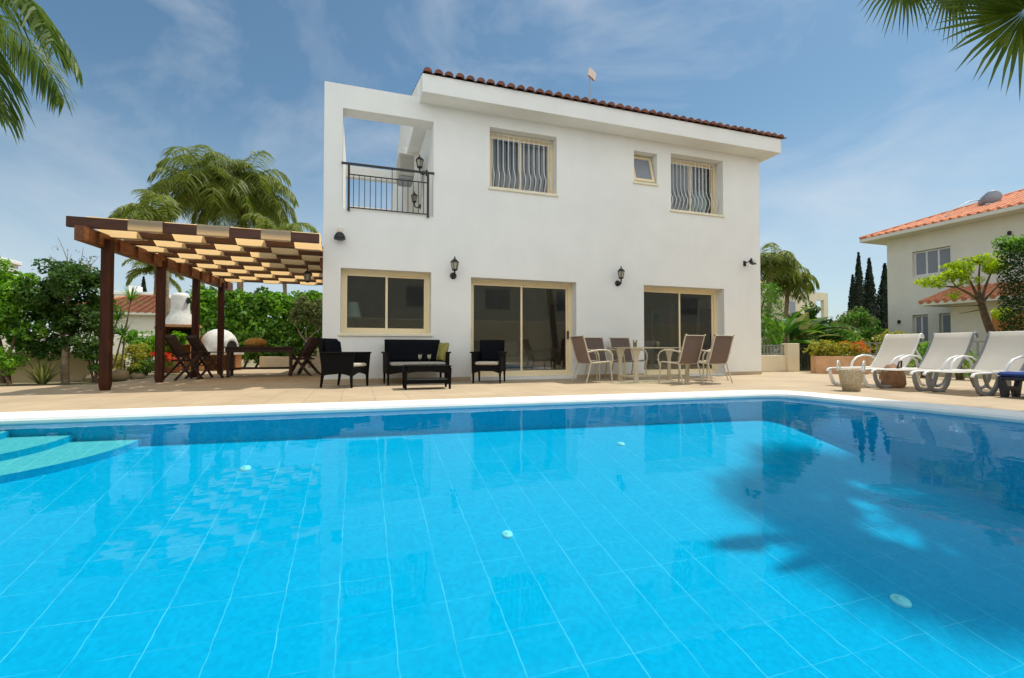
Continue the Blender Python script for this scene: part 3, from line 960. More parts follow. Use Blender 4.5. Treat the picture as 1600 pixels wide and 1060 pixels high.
# windows and sliding doors: frame part, panes and bars below it
def window(kind, h, yin, split=None, fw=0.07, grille=None, handles=(), sill=True, parts_label=None):
    x0, x1, z0, z1 = h
    mb = MB()
    y0, y1 = yin, yin + 0.07
    mb.box(x0 + .002, x1 - .002, y0, y1, z0 + .002, z0 + fw)
    mb.box(x0 + .002, x1 - .002, y0, y1, z1 - fw, z1 - .002)
    mb.box(x0 + .002, x0 + fw, y0, y1, z0 + fw, z1 - fw)
    mb.box(x1 - fw, x1 - .002, y0, y1, z0 + fw, z1 - fw)
    panes = []
    if split:
        xm = x0 + (x1 - x0) * split
        s_ = 0.045
        for a, b, yy in ((x0 + fw, xm + s_ / 2, y0 + .012), (xm - s_ / 2, x1 - fw, y0 + .040)):
            mb.box(a, b, yy, yy + .024, z0 + fw, z0 + fw + s_)
            mb.box(a, b, yy, yy + .024, z1 - fw - s_, z1 - fw)
            mb.box(a, a + s_, yy, yy + .024, z0 + fw + s_, z1 - fw - s_)
            mb.box(b - s_, b, yy, yy + .024, z0 + fw + s_, z1 - fw - s_)
            panes.append((a + s_, b - s_, z0 + fw + s_, z1 - fw - s_, yy + .012))
    f = V_(mb.build(kind, M['frame']))
    for a, b, c, d, yy in panes:
        p = MB(); p.add([(a, yy, c), (b, yy, c), (b, yy, d), (a, yy, d)], [(0, 1, 2, 3)])
        p.build('pane', M['glass'], f, recalc=False)
    if sill:
        s = MB(); s.bbox(x0 - 0.03, x1 + 0.03, -0.035, yin - .004, z0 - 0.055, z0 + 0.004, .006)
        s.build('sill', M['sill'], f)
    for hx, hz in handles:
        s = MB(); s.bbox(hx - .022, hx + .022, yin - .03, yin - .002, hz - .1, hz + .1, .008)
        s.build('handle', M['black'], f)
    if grille:
        g = MB()
        n = grille
        for i in range(n):
            x = x0 + 0.06 + (x1 - x0 - 0.12) * (i + 0.5) / n
            H = z1 - z0
            pts = []
            for k in range(17):
                tt = k / 16
                z = z0 + 0.03 + (H - .06) * tt
                bulge = 0.13 * math.exp(-((tt - 0.20) / 0.13) ** 2)
                pts.append((x, yin - 0.05 - bulge, z))
            g.tube(pts, 0.0095, 6)
        for z in (z0 + 0.05, z1 - 0.05, z1 - 0.16):
            g.tube([(x0 + .01, yin - .05, z), (x1 - .01, yin - .05, z)], 0.008, 6)
        g.build('grille', M['whiteplastic'], f)
    return f

window('window', H_W1, 0.24, 0.5, 0.075, grille=12)
window('window', H_W2, 0.27, 0.5, 0.075, grille=13)
window('window', H_GW, 0.20, 0.5, 0.075)
window('sliding_door', H_D1, 0.27, 0.5, 0.085, handles=((3.03, 1.05), (5.42, 1.02)), sill=False)
window('sliding_door', H_D2, 0.28, 0.52, 0.085, handles=((9.74, 0.98),), sill=False)
for y0, y1 in ((1.0, 3.6), (4.1, 5.4)):          # unseen end wall windows, added to brighten the rooms
    mb = MB()
    for a, b_, c, d in ((y0, y1, .1, .17), (y0, y1, 2.23, 2.3), (y0, y0 + .07, .17, 2.23), (y1 - .07, y1, .17, 2.23), ((y0 + y1) / 2 - .04, (y0 + y1) / 2 + .04, .17, 2.23)):
        mb.box(HX - .16, HX - .10, a + .002, b_ - .002, c, d)
    f = V_(mb.build('window', M['frame']))
    p = MB(); p.add([(HX - .13, y0 + .05, .15), (HX - .13, y1 - .05, .15), (HX - .13, y1 - .05, 2.25), (HX - .13, y0 + .05, 2.25)], [(0, 1, 2, 3)])
    p.build('pane', M['glass'], f)
# small tilted hopper window
x0, x1, z0, z1 = H_SM
mb = MB()
fw = 0.05
for a, b, c, d in ((x0 + .002, x1 - .002, z0 + .002, z0 + fw), (x0 + .002, x1 - .002, z1 - fw, z1 - .002), (x0 + .002, x0 + fw, z0 + fw, z1 - fw), (x1 - fw, x1 - .002, z0 + fw, z1 - fw)):
    mb.box(a, b, .27, .33, c, d)
f = V_(mb.build('window', M['frame']))
s = MB(); s.M = Matrix.Translation((0, 0.26, z1 - fw)) @ Matrix.Rotation(R(-15), 4, 'X')
hh = z1 - z0 - 2 * fw + .03
for a, b, c, d in ((x0 + .03, x1 - .03, -hh, -hh + .07), (x0 + .03, x1 - .03, -.06, .01), (x0 + .03, x0 + .10, -hh + .07, -.06), (x1 - .10, x1 - .03, -hh + .07, -.06)):
    s.box(a, b, -.04, 0, c, d)
s.build('sash', M['frame'], f)
s2 = MB(); s2.M = s.M
s2.add([(x0 + .1, -.02, -hh + .07), (x1 - .1, -.02, -hh + .07), (x1 - .1, -.02, -.06), (x0 + .1, -.02, -.06)], [(0, 1, 2, 3)])
s2.build('pane', M['bluegrey'], f)
s = MB(); s.bbox(x0 - .03, x1 + .03, -.035, .266, z0 - .055, z0 + .004, .006); s.build('sill', M['sill'], f)

# balcony railing in the terrace opening
mb = MB()
xa, xb = 0.36, 2.16
mb.bar((xa - .03, -0.03, 4.41), (xb + .02, -0.03, 4.41), 0.05, 0.035)
mb.bar((xa + .12, -0.02, 4.20), (xb - .12, -0.02, 4.20), 0.02)
mb.bar((xa + .12, -0.02, 3.53), (xb - .12, -0.02, 3.53), 0.02)
for x in (xa + .11, xb - .11):
    mb.bar((x, -0.03, 3.46), (x, -0.03, 4.4), 0.045)
for i in range(14):
    x = xa + .2 + (xb - xa - .4) * i / 13
    mb.bar((x, -0.02, 3.53), (x, -0.02, 4.40 if i == 7 else 4.2), 0.014)
V_(mb.build('balcony_railing', M['black']))

# fixtures on the villa
def lantern(loc, rz, label, group='black wall lanterns on the villa', hang=False, k=1.0):
    root = empty('hanging_lantern' if hang else 'wall_lantern', loc, rz, label, 'lantern', group)
    b = MB()
    if not hang:                              # wall plate and curved arm, wall at local y=0, lamp towards -y
        b.M = Matrix.Translation((0, 0, -0.17 * k)) @ Matrix.Scale(k, 4)
        b.M = b.M @ Matrix.Rotation(R(90), 4, 'X')
        b.lathe([(0.062, 0.0), (0.062, 0.016), (0.045, 0.03), (0.01, 0.034)], 16)
        b.M = Matrix.Scale(k, 4)
        b.tube([(0, -.02, -.17), (0, -.08, -.21), (0, -.13, -.19), (0, -.145, -.12), (0, -.145, -.08)], 0.015, 8)
        cy = -.145
    else:
        b.tube([(0, 0, .16 * k), (0, 0, .16 * k + .1)], 0.006, 6); b.build('hook', M['black'], root); b = MB()
        cy = 0
        b.M = Matrix.Scale(k, 4)
    b.lathe([(0.02, -.10), (0.05, -.085), (0.055, -.07)], 8, (0, cy, 0))
    b.build('bracket', M['black'], root)
    g = MB(); g.M = Matrix.Scale(k, 4)
    g.lathe([(0.046, -.068), (0.066, .055)], 6, (0, cy, 0), smooth=False)
    g.build('lamp_glass', M['lampglass'], root)
    c = MB(); c.M = Matrix.Scale(k, 4)
    for i in range(6):
        a = math.pi / 3 * i
        c.bar((0.048 * math.cos(a), cy + 0.048 * math.sin(a), -.07), (0.069 * math.cos(a), cy + 0.069 * math.sin(a), .056), 0.009)
    c.lathe([(0.085, .056), (0.083, .066), (0.05, .10), (0.03, .118), (0.016, .125), (0.014, .15), (0.003, .175)], 6, (0, cy, 0), smooth=False)
    c.build('cap', M['black'], root)
    return root
lantern((2.60, 0, 2.45), 0, 'black wall lantern between the ground floor window and the left glass door', k=1.15)
lantern((6.62, 0, 2.47), 0, 'black wall lantern on bare white wall between the two glass doors', k=1.15)
lantern((2.174, 1.0, 5.0), R(-90), 'black wall lantern beside the white casing on the upper terrace', k=1.2)
lantern((2.174, 2.2, 4.55), R(-90), 'black wall lantern seen low behind the balcony railing', k=1.1)
lantern((-0.42, 1.5, 2.30), 0, 'small dark lantern hanging beneath the striped pergola roof', 'lanterns at the pergola', hang=True, k=1.2)

dl = empty('downlight', (0.31, 0, 2.95), 0, 'black half dome downlight on the wall above the ground floor window', 'wall light')
b = MB(); b.bbox(-.045, .045, -.05, 0, .02, .15, .008); b.build('base', M['sill'], dl)
b = MB(); b.lathe([(0.105, -.10), (0.11, -.09), (0.10, -.03), (0.07, .02), (0.03, .045), (0.005, .05)], 20, (0, -.11, 0)); b.build('lamp_shade', M['black'], dl)

fl = empty('floodlight', (10.50, 0, 2.98), 0, 'black floodlight on an arm near the right corner of the white wall', 'floodlight')
b = MB(); b.bbox(-.04, .04, -.03, 0, -.07, .07, .008); b.tube([(0, -.02, 0), (.02, -.14, .03)], .014, 8); b.build('bracket', M['black'], fl)
b = MB(); b.M = Matrix.Translation((.07, -.2, .01)) @ Matrix.Rotation(R(-22), 4, 'X') @ Matrix.Rotation(R(20), 4, 'Z')
b.rings([[(-.11, -.05, -.07), (.11, -.05, -.07), (.11, -.05, .07), (-.11, -.05, .07)], [(-.07, .05, -.045), (.07, .05, -.045), (.07, .05, .045), (-.07, .05, .045)]]); b.build('lamp_housing', M['black'], fl)
b = MB(); b.M = Matrix.Translation((.07, -.2, .01)) @ Matrix.Rotation(R(-22), 4, 'X') @ Matrix.Rotation(R(20), 4, 'Z')
b.box(-.095, .095, -.056, -.051, -.055, .055); b.build('lamp_glass', M['lampglass'], fl)

ac = empty('air_conditioner', (1.72, 1.75, 4.82), 0, 'off white air conditioner casing on the terrace wall', 'air conditioner')
b = MB(); b.bbox(-.17, .2, -.40, .35, .0, .52, .02); b.build('casing', M['acwhite'], ac)
b = MB()
for q in range(9): b.box(-.12, .16, -.412, -.401, .08 + .045 * q, .10 + .045 * q)
b.build('vent_slats', M['acwhite'], ac)
b = MB(); b.bbox(-.12, .19, -.34, .28, -.05, -.001, .004); b.build('bracket', M['steel'], ac)

an = empty('antenna', (6.42, 1.0, 6.70), 0, 'thin roof mast with a small pale square panel on the dark tiled roof', 'antenna')
b = MB(); b.tube([(0.03, 0, 0), (0.02, 0, .6), (0, 0, 1.22)], .014, 6); b.build('mast', M['steel'], an)
b = MB(); b.M = Matrix.Translation((0.05, -.02, 1.24)) @ Matrix.Rotation(R(12), 4, 'Y') @ Matrix.Rotation(R(25), 4, 'Z')
b.bbox(-.12, .16, -.02, .04, -.11, .11, .01); b.build('panel', M['antenna'], an)

# things seen through the glass
lp = empty('floor_lamp', (0.56, 0.95, 0.06), 0, 'floor lamp with a pale conical shade behind the ground floor window', 'lamp')
b = MB(); b.lathe([(.14, 0), (.14, .02), (.02, .03), (.011, .04), (.011, 1.45)], 16); b.build('stand', M['steel'], lp)
b = MB(); b.lathe([(.19, 1.32), (.10, 1.66)], 24); b.build('lamp_shade', M['shade'], lp)
def curtain(x0, x1, y, z0, z1, label, m, waves):
    b = MB(); n = 70
    P = [[(x0 + (x1 - x0) * i / n, y + .035 * math.sin(i / n * waves * 2 * math.pi) * (1 + .3 * math.sin(i * .37)), z) for i in range(n + 1)] for z in (z0, (z0 + z1) / 2, z1)]
    b.grid(P)
    tag(b.build('curtain', m), label, 'curtain', 'curtains behind the upper windows')
curtain(3.45, 5.0, 0.54, 4.2, 5.75, 'grey folded curtain behind the larger barred window', M['curtain'], 9)
curtain(8.2, 9.25, 0.54, 4.15, 5.75, 'grey folded curtain in the barred window next to the tilted small window', M['curtain'], 7)
curtain(9.25, 9.8, 0.52, 4.15, 5.0, 'short aqua curtain in the lower corner of a barred window', M['tealcurtain'], 4)
cb = empty('cabinet', (8.1, 5.3, 0.06), 0, 'dark cabinet inside the room behind the right glass door', 'cabinet')
b = MB(); b.bbox(-.9, .9, -.25, .25, 0, 2.2, .01); b.build('body', M['darkwood'], cb)
b = MB(); b.bbox(-.88, -.02, -.275, -.252, .05, 2.15, .006); b.build('door', M['darkwood'], cb)
b = MB(); b.bbox(.02, .88, -.275, -.252, .05, 2.15, .006); b.build('door', M['darkwood'], cb)
dr = empty('back_window_panel', (10.05, 5.55, 0.06), 0, 'pale aqua panel standing in for a lit back window, behind the right glass door', 'door')  # aqua colour stands in for daylight in a back window
b = MB(); b.bbox(-.25, .25, -.05, .04, 0, 2.0, .008); b.build('aqua_panel', M['tealcurtain'], dr)
so = empty('indoor_sofa', (4.3, 2.6, 0.06), R(12), 'pale sofa inside the room behind the left glass door', 'sofa')
b = MB(); b.bbox(-.9, .9, -.4, .4, .08, .42, .05); b.build('seat', M['beigecush'], so)
b = MB(); b.bbox(-.9, .9, .22, .45, .42, .85, .05); b.build('backrest', M['beigecush'], so)
for sx in (-1, 1):
    b = MB(); b.bbox(sx * .9 - .1, sx * .9 + .1, -.42, .45, .08, .6, .04); b.build('armrest', M['beigecush'], so)
# ================================================================== PERGOLA
pg = empty('pergola', (-1.7, 2.4, 0), 0, 'dark brown wooden pergola roofed with woven cream canvas strips', 'pergola')
def P_(o):
    o.parent = pg
    o.matrix_parent_inverse = Matrix.Translation((1.7, -2.4, 0))
    return o
posts = [(-3.30, -0.42), (-3.20, 1.50), (-3.08, 3.27), (-2.90, 4.72)]
for x, y in posts:
    b = MB()
    w = 0.066
    b.rings([[(x - w * .8, y - w * .8, 0), (x + w * .8, y - w * .8, 0), (x + w * .8, y + w * .8, 0), (x - w * .8, y + w * .8, 0)]] +
            [[(x - w, y - w, z), (x + w, y - w, z), (x + w, y + w, z), (x - w, y + w, z)] for z in (0.09, 2.5)])
    P_(b.build('post', M['wood']))
b = MB()
b.bar((-3.43, -0.98, 2.48), (-2.86, 5.5, 2.48), 0.13, 0.23)
for k in range(11):                # short cleats fixed on the inner face of the beam
    t = (k + .6) / 11.5
    x, y = -3.43 + .57 * t, -.98 + 6.48 * t
    b.bar((x + .075, y, 2.385), (x + .075, y, 2.575), 0.05, .07)
P_(b.build('side_beam', M['beamwood']))
b = MB(); b.box(-0.08, -0.004, 0.3, 5.5, 2.36, 2.54); P_(b.build('wall_beam', M['beamwood']))
NJ, PJ, JY = 11, 0.585, -0.82
zt, zb = 2.77, 2.58
for k in range(NJ):
    y = JY + PJ * k
    b = MB()
    b.bbox(-3.66 if k == 0 else -3.45 + .05 * k, -0.01, y - (0.035 if k == 0 else 0.065), y + (0.035 if k == 0 else 0.065), zb + .012, zt - .012, .006)
    P_(b.build('joist', M['slatwood']))
SW = 0.478
for i in range(7):
    x0 = -3.335 + SW * i
    x1 = x0 + SW - .006
    if i == 0: x0 -= 0.09
    over = i % 2 == 0             # starts above the first joist
    P = []
    nseg = (NJ - 1) * 12
    def zz(s, over=over):
        f = s % 2.0
        c = 1 - 2 * (f if f <= 1 else 2 - f)
        c = max(-1, min(1, c * 1.36)) * (1 if over else -1)
        return (zt + zb) / 2 + c * (zt - zb) / 2 * 1.06
    pts = [(JY + PJ * (-0.02 + (NJ - 1 + .06) * q / nseg), zz(-0.02 + (NJ - 1 + .06) * q / nseg)) for q in range(nseg + 1)]
    if not over:                  # the strip hangs down the front of the first joist
        pts = [(JY - .045, zt + .005), (JY - .05, zb + .12), (JY - .046, zb - .002)] + pts[4:]
    b = MB()
    b.grid([[(x0, y, z), ((x0 + x1) / 2, y, z - .006), (x1, y, z)] for y, z in pts])
    P_(b.build('canvas_strip', M['canvas']))

# ================================================================== WICKER SET ON THE TERRACE
def rattan_seat(name, w, cushion, label, cat, group):
    root = empty(name, (0, 0, 0), 0, label, cat, group)
    h = w / 2
    for sx in (-1, 1):                                    # legs
        for yy, lean in ((-.27, -.01), (.27, .05)):
            b = MB(); b.rings([[(sx * (h - .03) - a, yy + lean - a, 0), (sx * (h - .03) + a, yy + lean - a, 0), (sx * (h - .03) + a, yy + lean + a, 0), (sx * (h - .03) - a, yy + lean + a, 0)] if z == 0 else
                               [(sx * (h - .03) - c, yy - c, z), (sx * (h - .03) + c, yy - c, z), (sx * (h - .03) + c, yy + c, z), (sx * (h - .03) - c, yy + c, z)] for z, a, c in ((0, .014, 0), (.34, 0, .024))])
            b.build('leg', M['rattan'], root)
        b = MB()                                          # side panel with arched lower edge, flaring to the arm
        arch = [(-.29 + .58 * k / 10, .205 + .05 * math.sin(math.pi * k / 10)) for k in range(11)]
        poly = arch + [(.31, .62), (-.325, .62)]
        b.prism(poly, sx * h - (.05 if sx > 0 else 0), sx * h + (0 if sx > 0 else .05), 'x')
        b.bbox(sx * h - .035 if sx < 0 else sx * h - .055, sx * h + .055 if sx < 0 else sx * h + .035, -.335, .31, .60, .632, .012)
        b.build('armrest', M['rattan'], root)
    b = MB()                                              # seat box with arched front skirt
    n = 14
    arch = [(-(h - .052) + (w - .104) * k / n, .205 + .055 * math.sin(math.pi * k / n)) for k in range(n + 1)]
    b.prism(arch + [(h - .052, .36), (-(h - .052), .36)], -.29, -.26, 'y')
    b.box(-(h - .052), h - .052, -.258, .25, .30, .355)
    b.build('seat_frame', M['rattan'], root)
    b = MB()
    b.prism([(.24, .22), (.30, .22), (.405, .865), (.365, .88), (.33, .865)], -(h - .04), h - .04, 'x')
    b.build('backrest', M['rattan'], root)
    b = MB(); b.bbox(-(h - .06), h - .06, -.285, .22, .362, .43, .02); b.build('seat_cushion', cushion, root)
    b = MB(); b.M = Matrix.Translation((0, .225, .44)) @ Matrix.Rotation(R(-9), 4, 'X')
    b.bbox(-(h - .075), h - .075, -.05, .03, 0, .40, .025); b.build('back_cushion', M['navy'], root)
    return root
def face(dx, dy):        # rotation that turns local -Y towards (dx, dy)
    return math.atan2(dy, dx) + math.pi / 2
ch = rattan_seat('wicker_armchair', 0.60, M['beigecush'], 'black wicker armchair turned sideways, its back to the pergola', 'armchair', 'black wicker seats')
ch.location = (0.46, -0.88, 0); ch.rotation_euler.z = face(.86, -.5)
dup(ch, (3.22, -0.66, 0), face(-.44, -.9), 'black wicker armchair in front of the left glass door')
sf = rattan_seat('wicker_sofa', 1.20, M['greycush'], 'black wicker two seater sofa under the ground floor window', 'sofa', 'black wicker seats')
sf.location = (1.76, -0.50, 0); sf.rotation_euler.z = R(4)
b = MB()
b.M = Matrix.Translation((2.25, -0.52, 0.445)) @ Matrix.Rotation(R(-78), 4, 'Z') @ Matrix.Rotation(R(-12), 4, 'X')
b.rings([[(x * a, .07 * e, .19 + z * a) for x, z in [(-.19, -.19), (0, -.175), (.19, -.19), (.175, 0), (.19, .19), (0, .175), (-.19, .19), (-.175, 0)]] for a, e in ((.55, -1), (.9, -.6), (1.0, 0), (.9, .6), (.55, 1))], smooth=True)
tag(b.build('cushion', M['green']), 'olive green cushion at the end of the wicker sofa', 'cushion')

tb = empty('coffee_table', (1.80, -1.72, 0), R(-1), 'low black wicker coffee table with a glass top and two goblets on it', 'table')
w, d = .80, .48
for sx in (-1, 1):
    for sy in (-1, 1):
        b = MB(); x, y = sx * (w / 2 - .03), sy * (d / 2 - .03)
        b.rings([[(x - a, y - a, z), (x + a, y - a, z), (x + a, y + a, z), (x - a, y + a, z)] for z, a in ((0, .016), (.36, .028))])
        b.build('leg', M['rattan'], tb)
b = MB()
n = 14
arch = [(-(w / 2 - .06) + (w - .12) * k / n, .30 - .02 + .03 * math.sin(math.pi * k / n)) for k in range(n + 1)]
for y in (-d / 2 + .005, d / 2 - .035):
    b.prism(arch + [(w / 2 - .06, .385), (-(w / 2 - .06), .385)], y, y + .03, 'y')
arch2 = [(-(d / 2 - .06) + (d - .12) * k / n, .28 + .03 * math.sin(math.pi * k / n)) for k in range(n + 1)]
for x in (-w / 2 + .005, w / 2 - .035):
    b.prism(arch2 + [(d / 2 - .06, .385), (-(d / 2 - .06), .385)], x, x + .03, 'x')
b.bbox(-w / 2, w / 2, -d / 2, d / 2, .387, .402, .004)
b.build('table_frame', M['rattan'], tb)
b = MB(); b.bbox(-w / 2 + .03, w / 2 - .03, -d / 2 + .03, d / 2 - .03, .404, .411, .002); b.build('glass_top', M['tableglass'], tb)
b = MB(); b.bbox(-w / 2 + .035, w / 2 - .035, -d / 2 + .035, d / 2 - .035, .10, .16, .008); b.build('shelf', M['rattan'], tb)
b = MB(); b.bbox(-w / 2 + .06, w / 2 - .06, -d / 2 + .06, d / 2 - .06, .162, .170, .002); b.build('shelf_glass', M['greyplastic'], tb)

def goblet(loc, label, drink, group, k=1.0):
    root = empty('wine_glass', loc, 0, label, 'glass', group)
    b = MB(); b.M = Matrix.Scale(k, 4)
    b.lathe([(.034, 0), (.032, .003), (.006, .007), (.004, .02), (.004, .078), (.012, .088), (.032, .112), (.037, .145), (.033, .185)], 20)
    b.build('goblet', M['wineglass'], root)
    b = MB(); b.M = Matrix.Scale(k, 4)
    b.lathe([(.004, .085), (.028, .108), (.033, .14), (.032, .165)], 20)
    b.build('drink', drink, root)
    return root
goblet((1.70, -1.62, .4115), 'stemmed glass of pale wine on the coffee table, nearer the armchair by the pergola', M['wine'], 'wine glasses on the coffee table')
goblet((1.86, -1.62, .4115), 'stemmed glass of pale wine on the coffee table, in front of the sofa middle', M['wine'], 'wine glasses on the coffee table')

# ================================================================== DINING SET
def arc_pts(c, r, a0, a1, n, f):
    return [f(c[0] + r * math.cos(a0 + (a1 - a0) * k / n), c[1] + r * math.sin(a0 + (a1 - a0) * k / n)) for k in range(n + 1)]
def dining_chair(label):
    """mesh sling chair on a beige tube frame, facing local -Y"""
    root = empty('patio_chair', (0, 0, 0), 0, label, 'chair', 'beige framed mesh chairs round the glass table')
    h = .265
    for sx in (-1, 1):
        x = sx * h
        b = MB()       # one rail: seat front, seat, back
        b.tube([(x, -.27, .415), (x, -.22, .432), (x, .16, .40), (x, .215, .43), (x, .25, .52), (x, .33, .80), (x, .375, .945), (x, .40, .965)], .0145, 8)
        b.build('side_rail', M['beigemetal'], root)
        b = MB(); b.tube([(x, -.25, .425), (x + sx * .015, -.27, .2), (x + sx * .02, -.285, 0)], .0135, 8); b.build('leg', M['beigemetal'], root)
        b = MB(); b.tube([(x, .20, .42), (x + sx * .012, .26, .2), (x + sx * .02, .33, 0)], .0135, 8); b.build('leg', M['beigemetal'], root)
        b = MB()
        b.tube([(x + sx * .012, -.262, .34), (x + sx * .03, -.29, .46), (x + sx * .04, -.275, .57), (x + sx * .042, -.22, .635), (x + sx * .042, -.12, .665), (x + sx * .04, .05, .665), (x + sx * .03, .2, .64), (x + sx * .015, .29, .62)], .0165, 8)
        b.build('armrest', M['beigemetal'], root)
    b = MB(); b.tube([(-h, .18, .39), (h, .18, .39)], .011, 6); b.tube([(-h, -.2, .415), (h, -.2, .415)], .011, 6); b.tube([(-h, .375, .945), (h, .375, .945)], .011, 6)
    b.build('cross_tube', M['beigemetal'], root)
    prof = [(-.255, .425), (-.22, .436), (-.03, .408), (.14, .397), (.185, .405), (.215, .435), (.25, .525), (.29, .66), (.33, .80), (.372, .94)]
    P = []
    for y, z in prof:
        P.append([(x, y + .02 * (1 - (x / h) ** 2) * (1 if z > .45 else 0), z - .02 * (1 - (x / h) ** 2) * (0 if z > .45 else 1)) for x in [-h + .006 + (2 * h - .012) * q / 6 for q in range(7)]])
    b = MB(); b.grid(P); b.build('sling', M['sling'], root)
    return root
dc = dining_chair('mesh patio chair at the table end nearest the wicker set, seen from the side')
dc.location = (5.30, -1.20, 0); dc.rotation_euler.z = face(.985, .06)
dup(dc, (5.86, -0.62, 0), face(.10, -1), 'mesh patio chair between the glass table and bare white wall, facing the pool')
dup(dc, (6.52, -0.62, 0), face(.02, -1), 'mesh patio chair between the glass table and the edge of the right glass door')
dup(dc, (6.80, -2.05, 0), face(-.18, .98), 'mesh patio chair, its back to the pool, nearer the wicker set of two such')
dup(dc, (7.42, -2.15, 0), face(-.16, .98), 'mesh patio chair, its back to the pool, at the table corner nearest the loungers')
dup(dc, (8.00, -1.42, 0), face(-1, .12), 'mesh patio chair at the far end of the glass table, mostly hidden by other chairs')

gt = empty('dining_table', (6.62, -1.42, 0), 0, 'rectangular glass topped patio table on beige panel legs', 'table')
b = MB(); b.bbox(-.86, .86, -.45, .45, .712, .722, .003); b.build('glass_top', M['tableglass'], gt)
b = MB()
b.tube([(-.85, -.44, .708), (.85, -.44, .708), (.85, .44, .708), (-.85, .44, .708), (-.85, -.44, .708)], .014, 6)
b.build('top_rim', M['beigemetal'], gt)
for sx in (-1, 1):
    for sy in (-1, 1):
        b = MB()
        pr = [(.055, 0), (.045, .1), (.036, .3), (.045, .5), (.09, .66), (.12, .70)]
        x, y = sx * .62, sy * .30
        b.rings([[(x - a * 1.0, y - a * .35, z), (x + a * 1.0, y - a * .35, z), (x + a * 1.0, y + a * .35, z), (x - a * 1.0, y + a * .35, z)] for a, z in pr])
        b.build('leg', M['beigemetal'], gt)
b = MB(); b.bar((-.62, 0, .12), (.62, 0, .12), .05, .04)
for sx in (-1, 1): b.bar((sx * .62, -.3, .12), (sx * .62, .3, .12), .05, .04)
b.build('stretcher', M['beigemetal'], gt)
def tumbler(loc, label):
    root = empty('tumbler', loc, 0, label, 'glass', 'yellow drinks on the glass table')
    b = MB(); b.lathe([(.028, 0), (.034, .004), (.042, .15)], 18); b.build('goblet', M['wineglass'], root)
    b = MB(); b.lathe([(.027, .006), (.037, .11)], 18); b.build('drink', M['yellowdrink'], root)
tumbler((6.12, -1.5, .7225), 'small glass of yellow drink on the glass table, in front of the bare wall')
tumbler((6.72, -1.45, .7225), 'glass of yellow drink on the glass table, in front of the dark door glass')

# ================================================================== WOODEN SET UNDER THE PERGOLA
wt = empty('wooden_table', (-1.66, 3.35, 0), R(6), 'dark wooden dining table in the shade of the pergola', 'table')
b = MB()
for i in range(6):
    b.bbox(-.76, .76, -.46 + .155 * i, -.46 + .155 * i + .147, .715, .745, .004)
b.build('tabletop', M['teak'], wt)
b = MB(); b.box(-.74, .74, -.38, -.35, .60, .713); b.box(-.74, .74, .35, .38, .60, .713); b.box(-.74, -.71, -.35, .35, .60, .713); b.box(.71, .74, -.35, .35, .60, .713)
b.build('apron', M['teak'], wt)
for sx in (-1, 1):
    for sy in (-1, 1):
        b = MB(); b.bbox(sx * .68 - .035, sx * .68 + .035, sy * .33 - .035, sy * .33 + .035, 0, .713, .005); b.build('leg', M['teak'], wt)
b = MB(); b.bar((-.68, 0, .2), (.68, 0, .2), .06, .05)
for sx in (-1, 1): b.bar((sx * .68, -.3, .2), (sx * .68, .3, .2), .05, .05)
b.build('stretcher', M['teak'], wt)
def folding_chair(label):
    root = empty('folding_chair', (0, 0, 0), 0, label, 'chair', 'dark wooden folding chairs under the pergola')
    for sx in (-1, 1):
        b = MB(); b.bar((sx * .21, -.27, 0), (sx * .21, .33, .98), .03, .045); b.build('leg', M['teak'], root)
        b = MB(); b.bar((sx * .245, .32, 0), (sx * .245, -.22, .60), .03, .045); b.build('leg', M['teak'], root)
        b = MB(); b.bbox(sx * .255 - .03, sx * .255 + .03, -.26, .22, .60, .625, .006); b.build('armrest', M['teak'], root)
    b = MB()
    for i in range(7):
        b.bbox(-.2, .2, -.23 + .06 * i, -.23 + .06 * i + .05, .43, .45, .004)
    b.bar((-.18, -.2, .42), (-.18, .18, .42), .03, .02); b.bar((.18, -.2, .42), (.18, .18, .42), .03, .02)
    b.build('seat', M['teak'], root)
    b = MB()
    for i in range(8):
        x = -.165 + .33 * i / 7
        b.bar((x, .04, .52), (x, .315, .955), .034, .014)
    b.bar((-.2, .035, .51), (.2, .035, .51), .03, .05); b.bar((-.2, .32, .965), (.2, .32, .965), .03, .06)
    b.build('backrest', M['teak'], root)
    b = MB(); b.tube([(-.245, .02, .30), (.245, .02, .30)], .012, 6); b.build('cross_tube', M['teak'], root)
    return root
fc = folding_chair('dark wooden folding chair behind a pergola post, with its back towards the white chimney')
fc.location = (-3.02, 2.35, 0); fc.rotation_euler.z = face(.72, .70)
dup(fc, (-2.70, 2.72, 0), face(.72, .70), 'dark wooden folding chair nearest the pool at the table under the pergola')
dup(fc, (-0.66, 3.35, 0), face(-.93, .42), 'dark wooden folding chair between the table and the villa corner')
dup(fc, (-0.78, 4.15, 0), face(-.93, .42), 'dark wooden folding chair beside the small branching tree, partly hidden by another chair')
b = MB()
b.M = Matrix.Translation((-1.82, 3.5, .746)) @ Matrix.Rotation(R(15), 4, 'Z')
b.lathe([(.16, 0), (.22, .03), (.235, .09), (.20, .16), (.12, .21), (.02, .225)], 18, sx=1.15, sy=.8)
tag(b.build('straw_basket', M['straw']), 'rounded golden straw basket on the dark wooden table', 'basket')

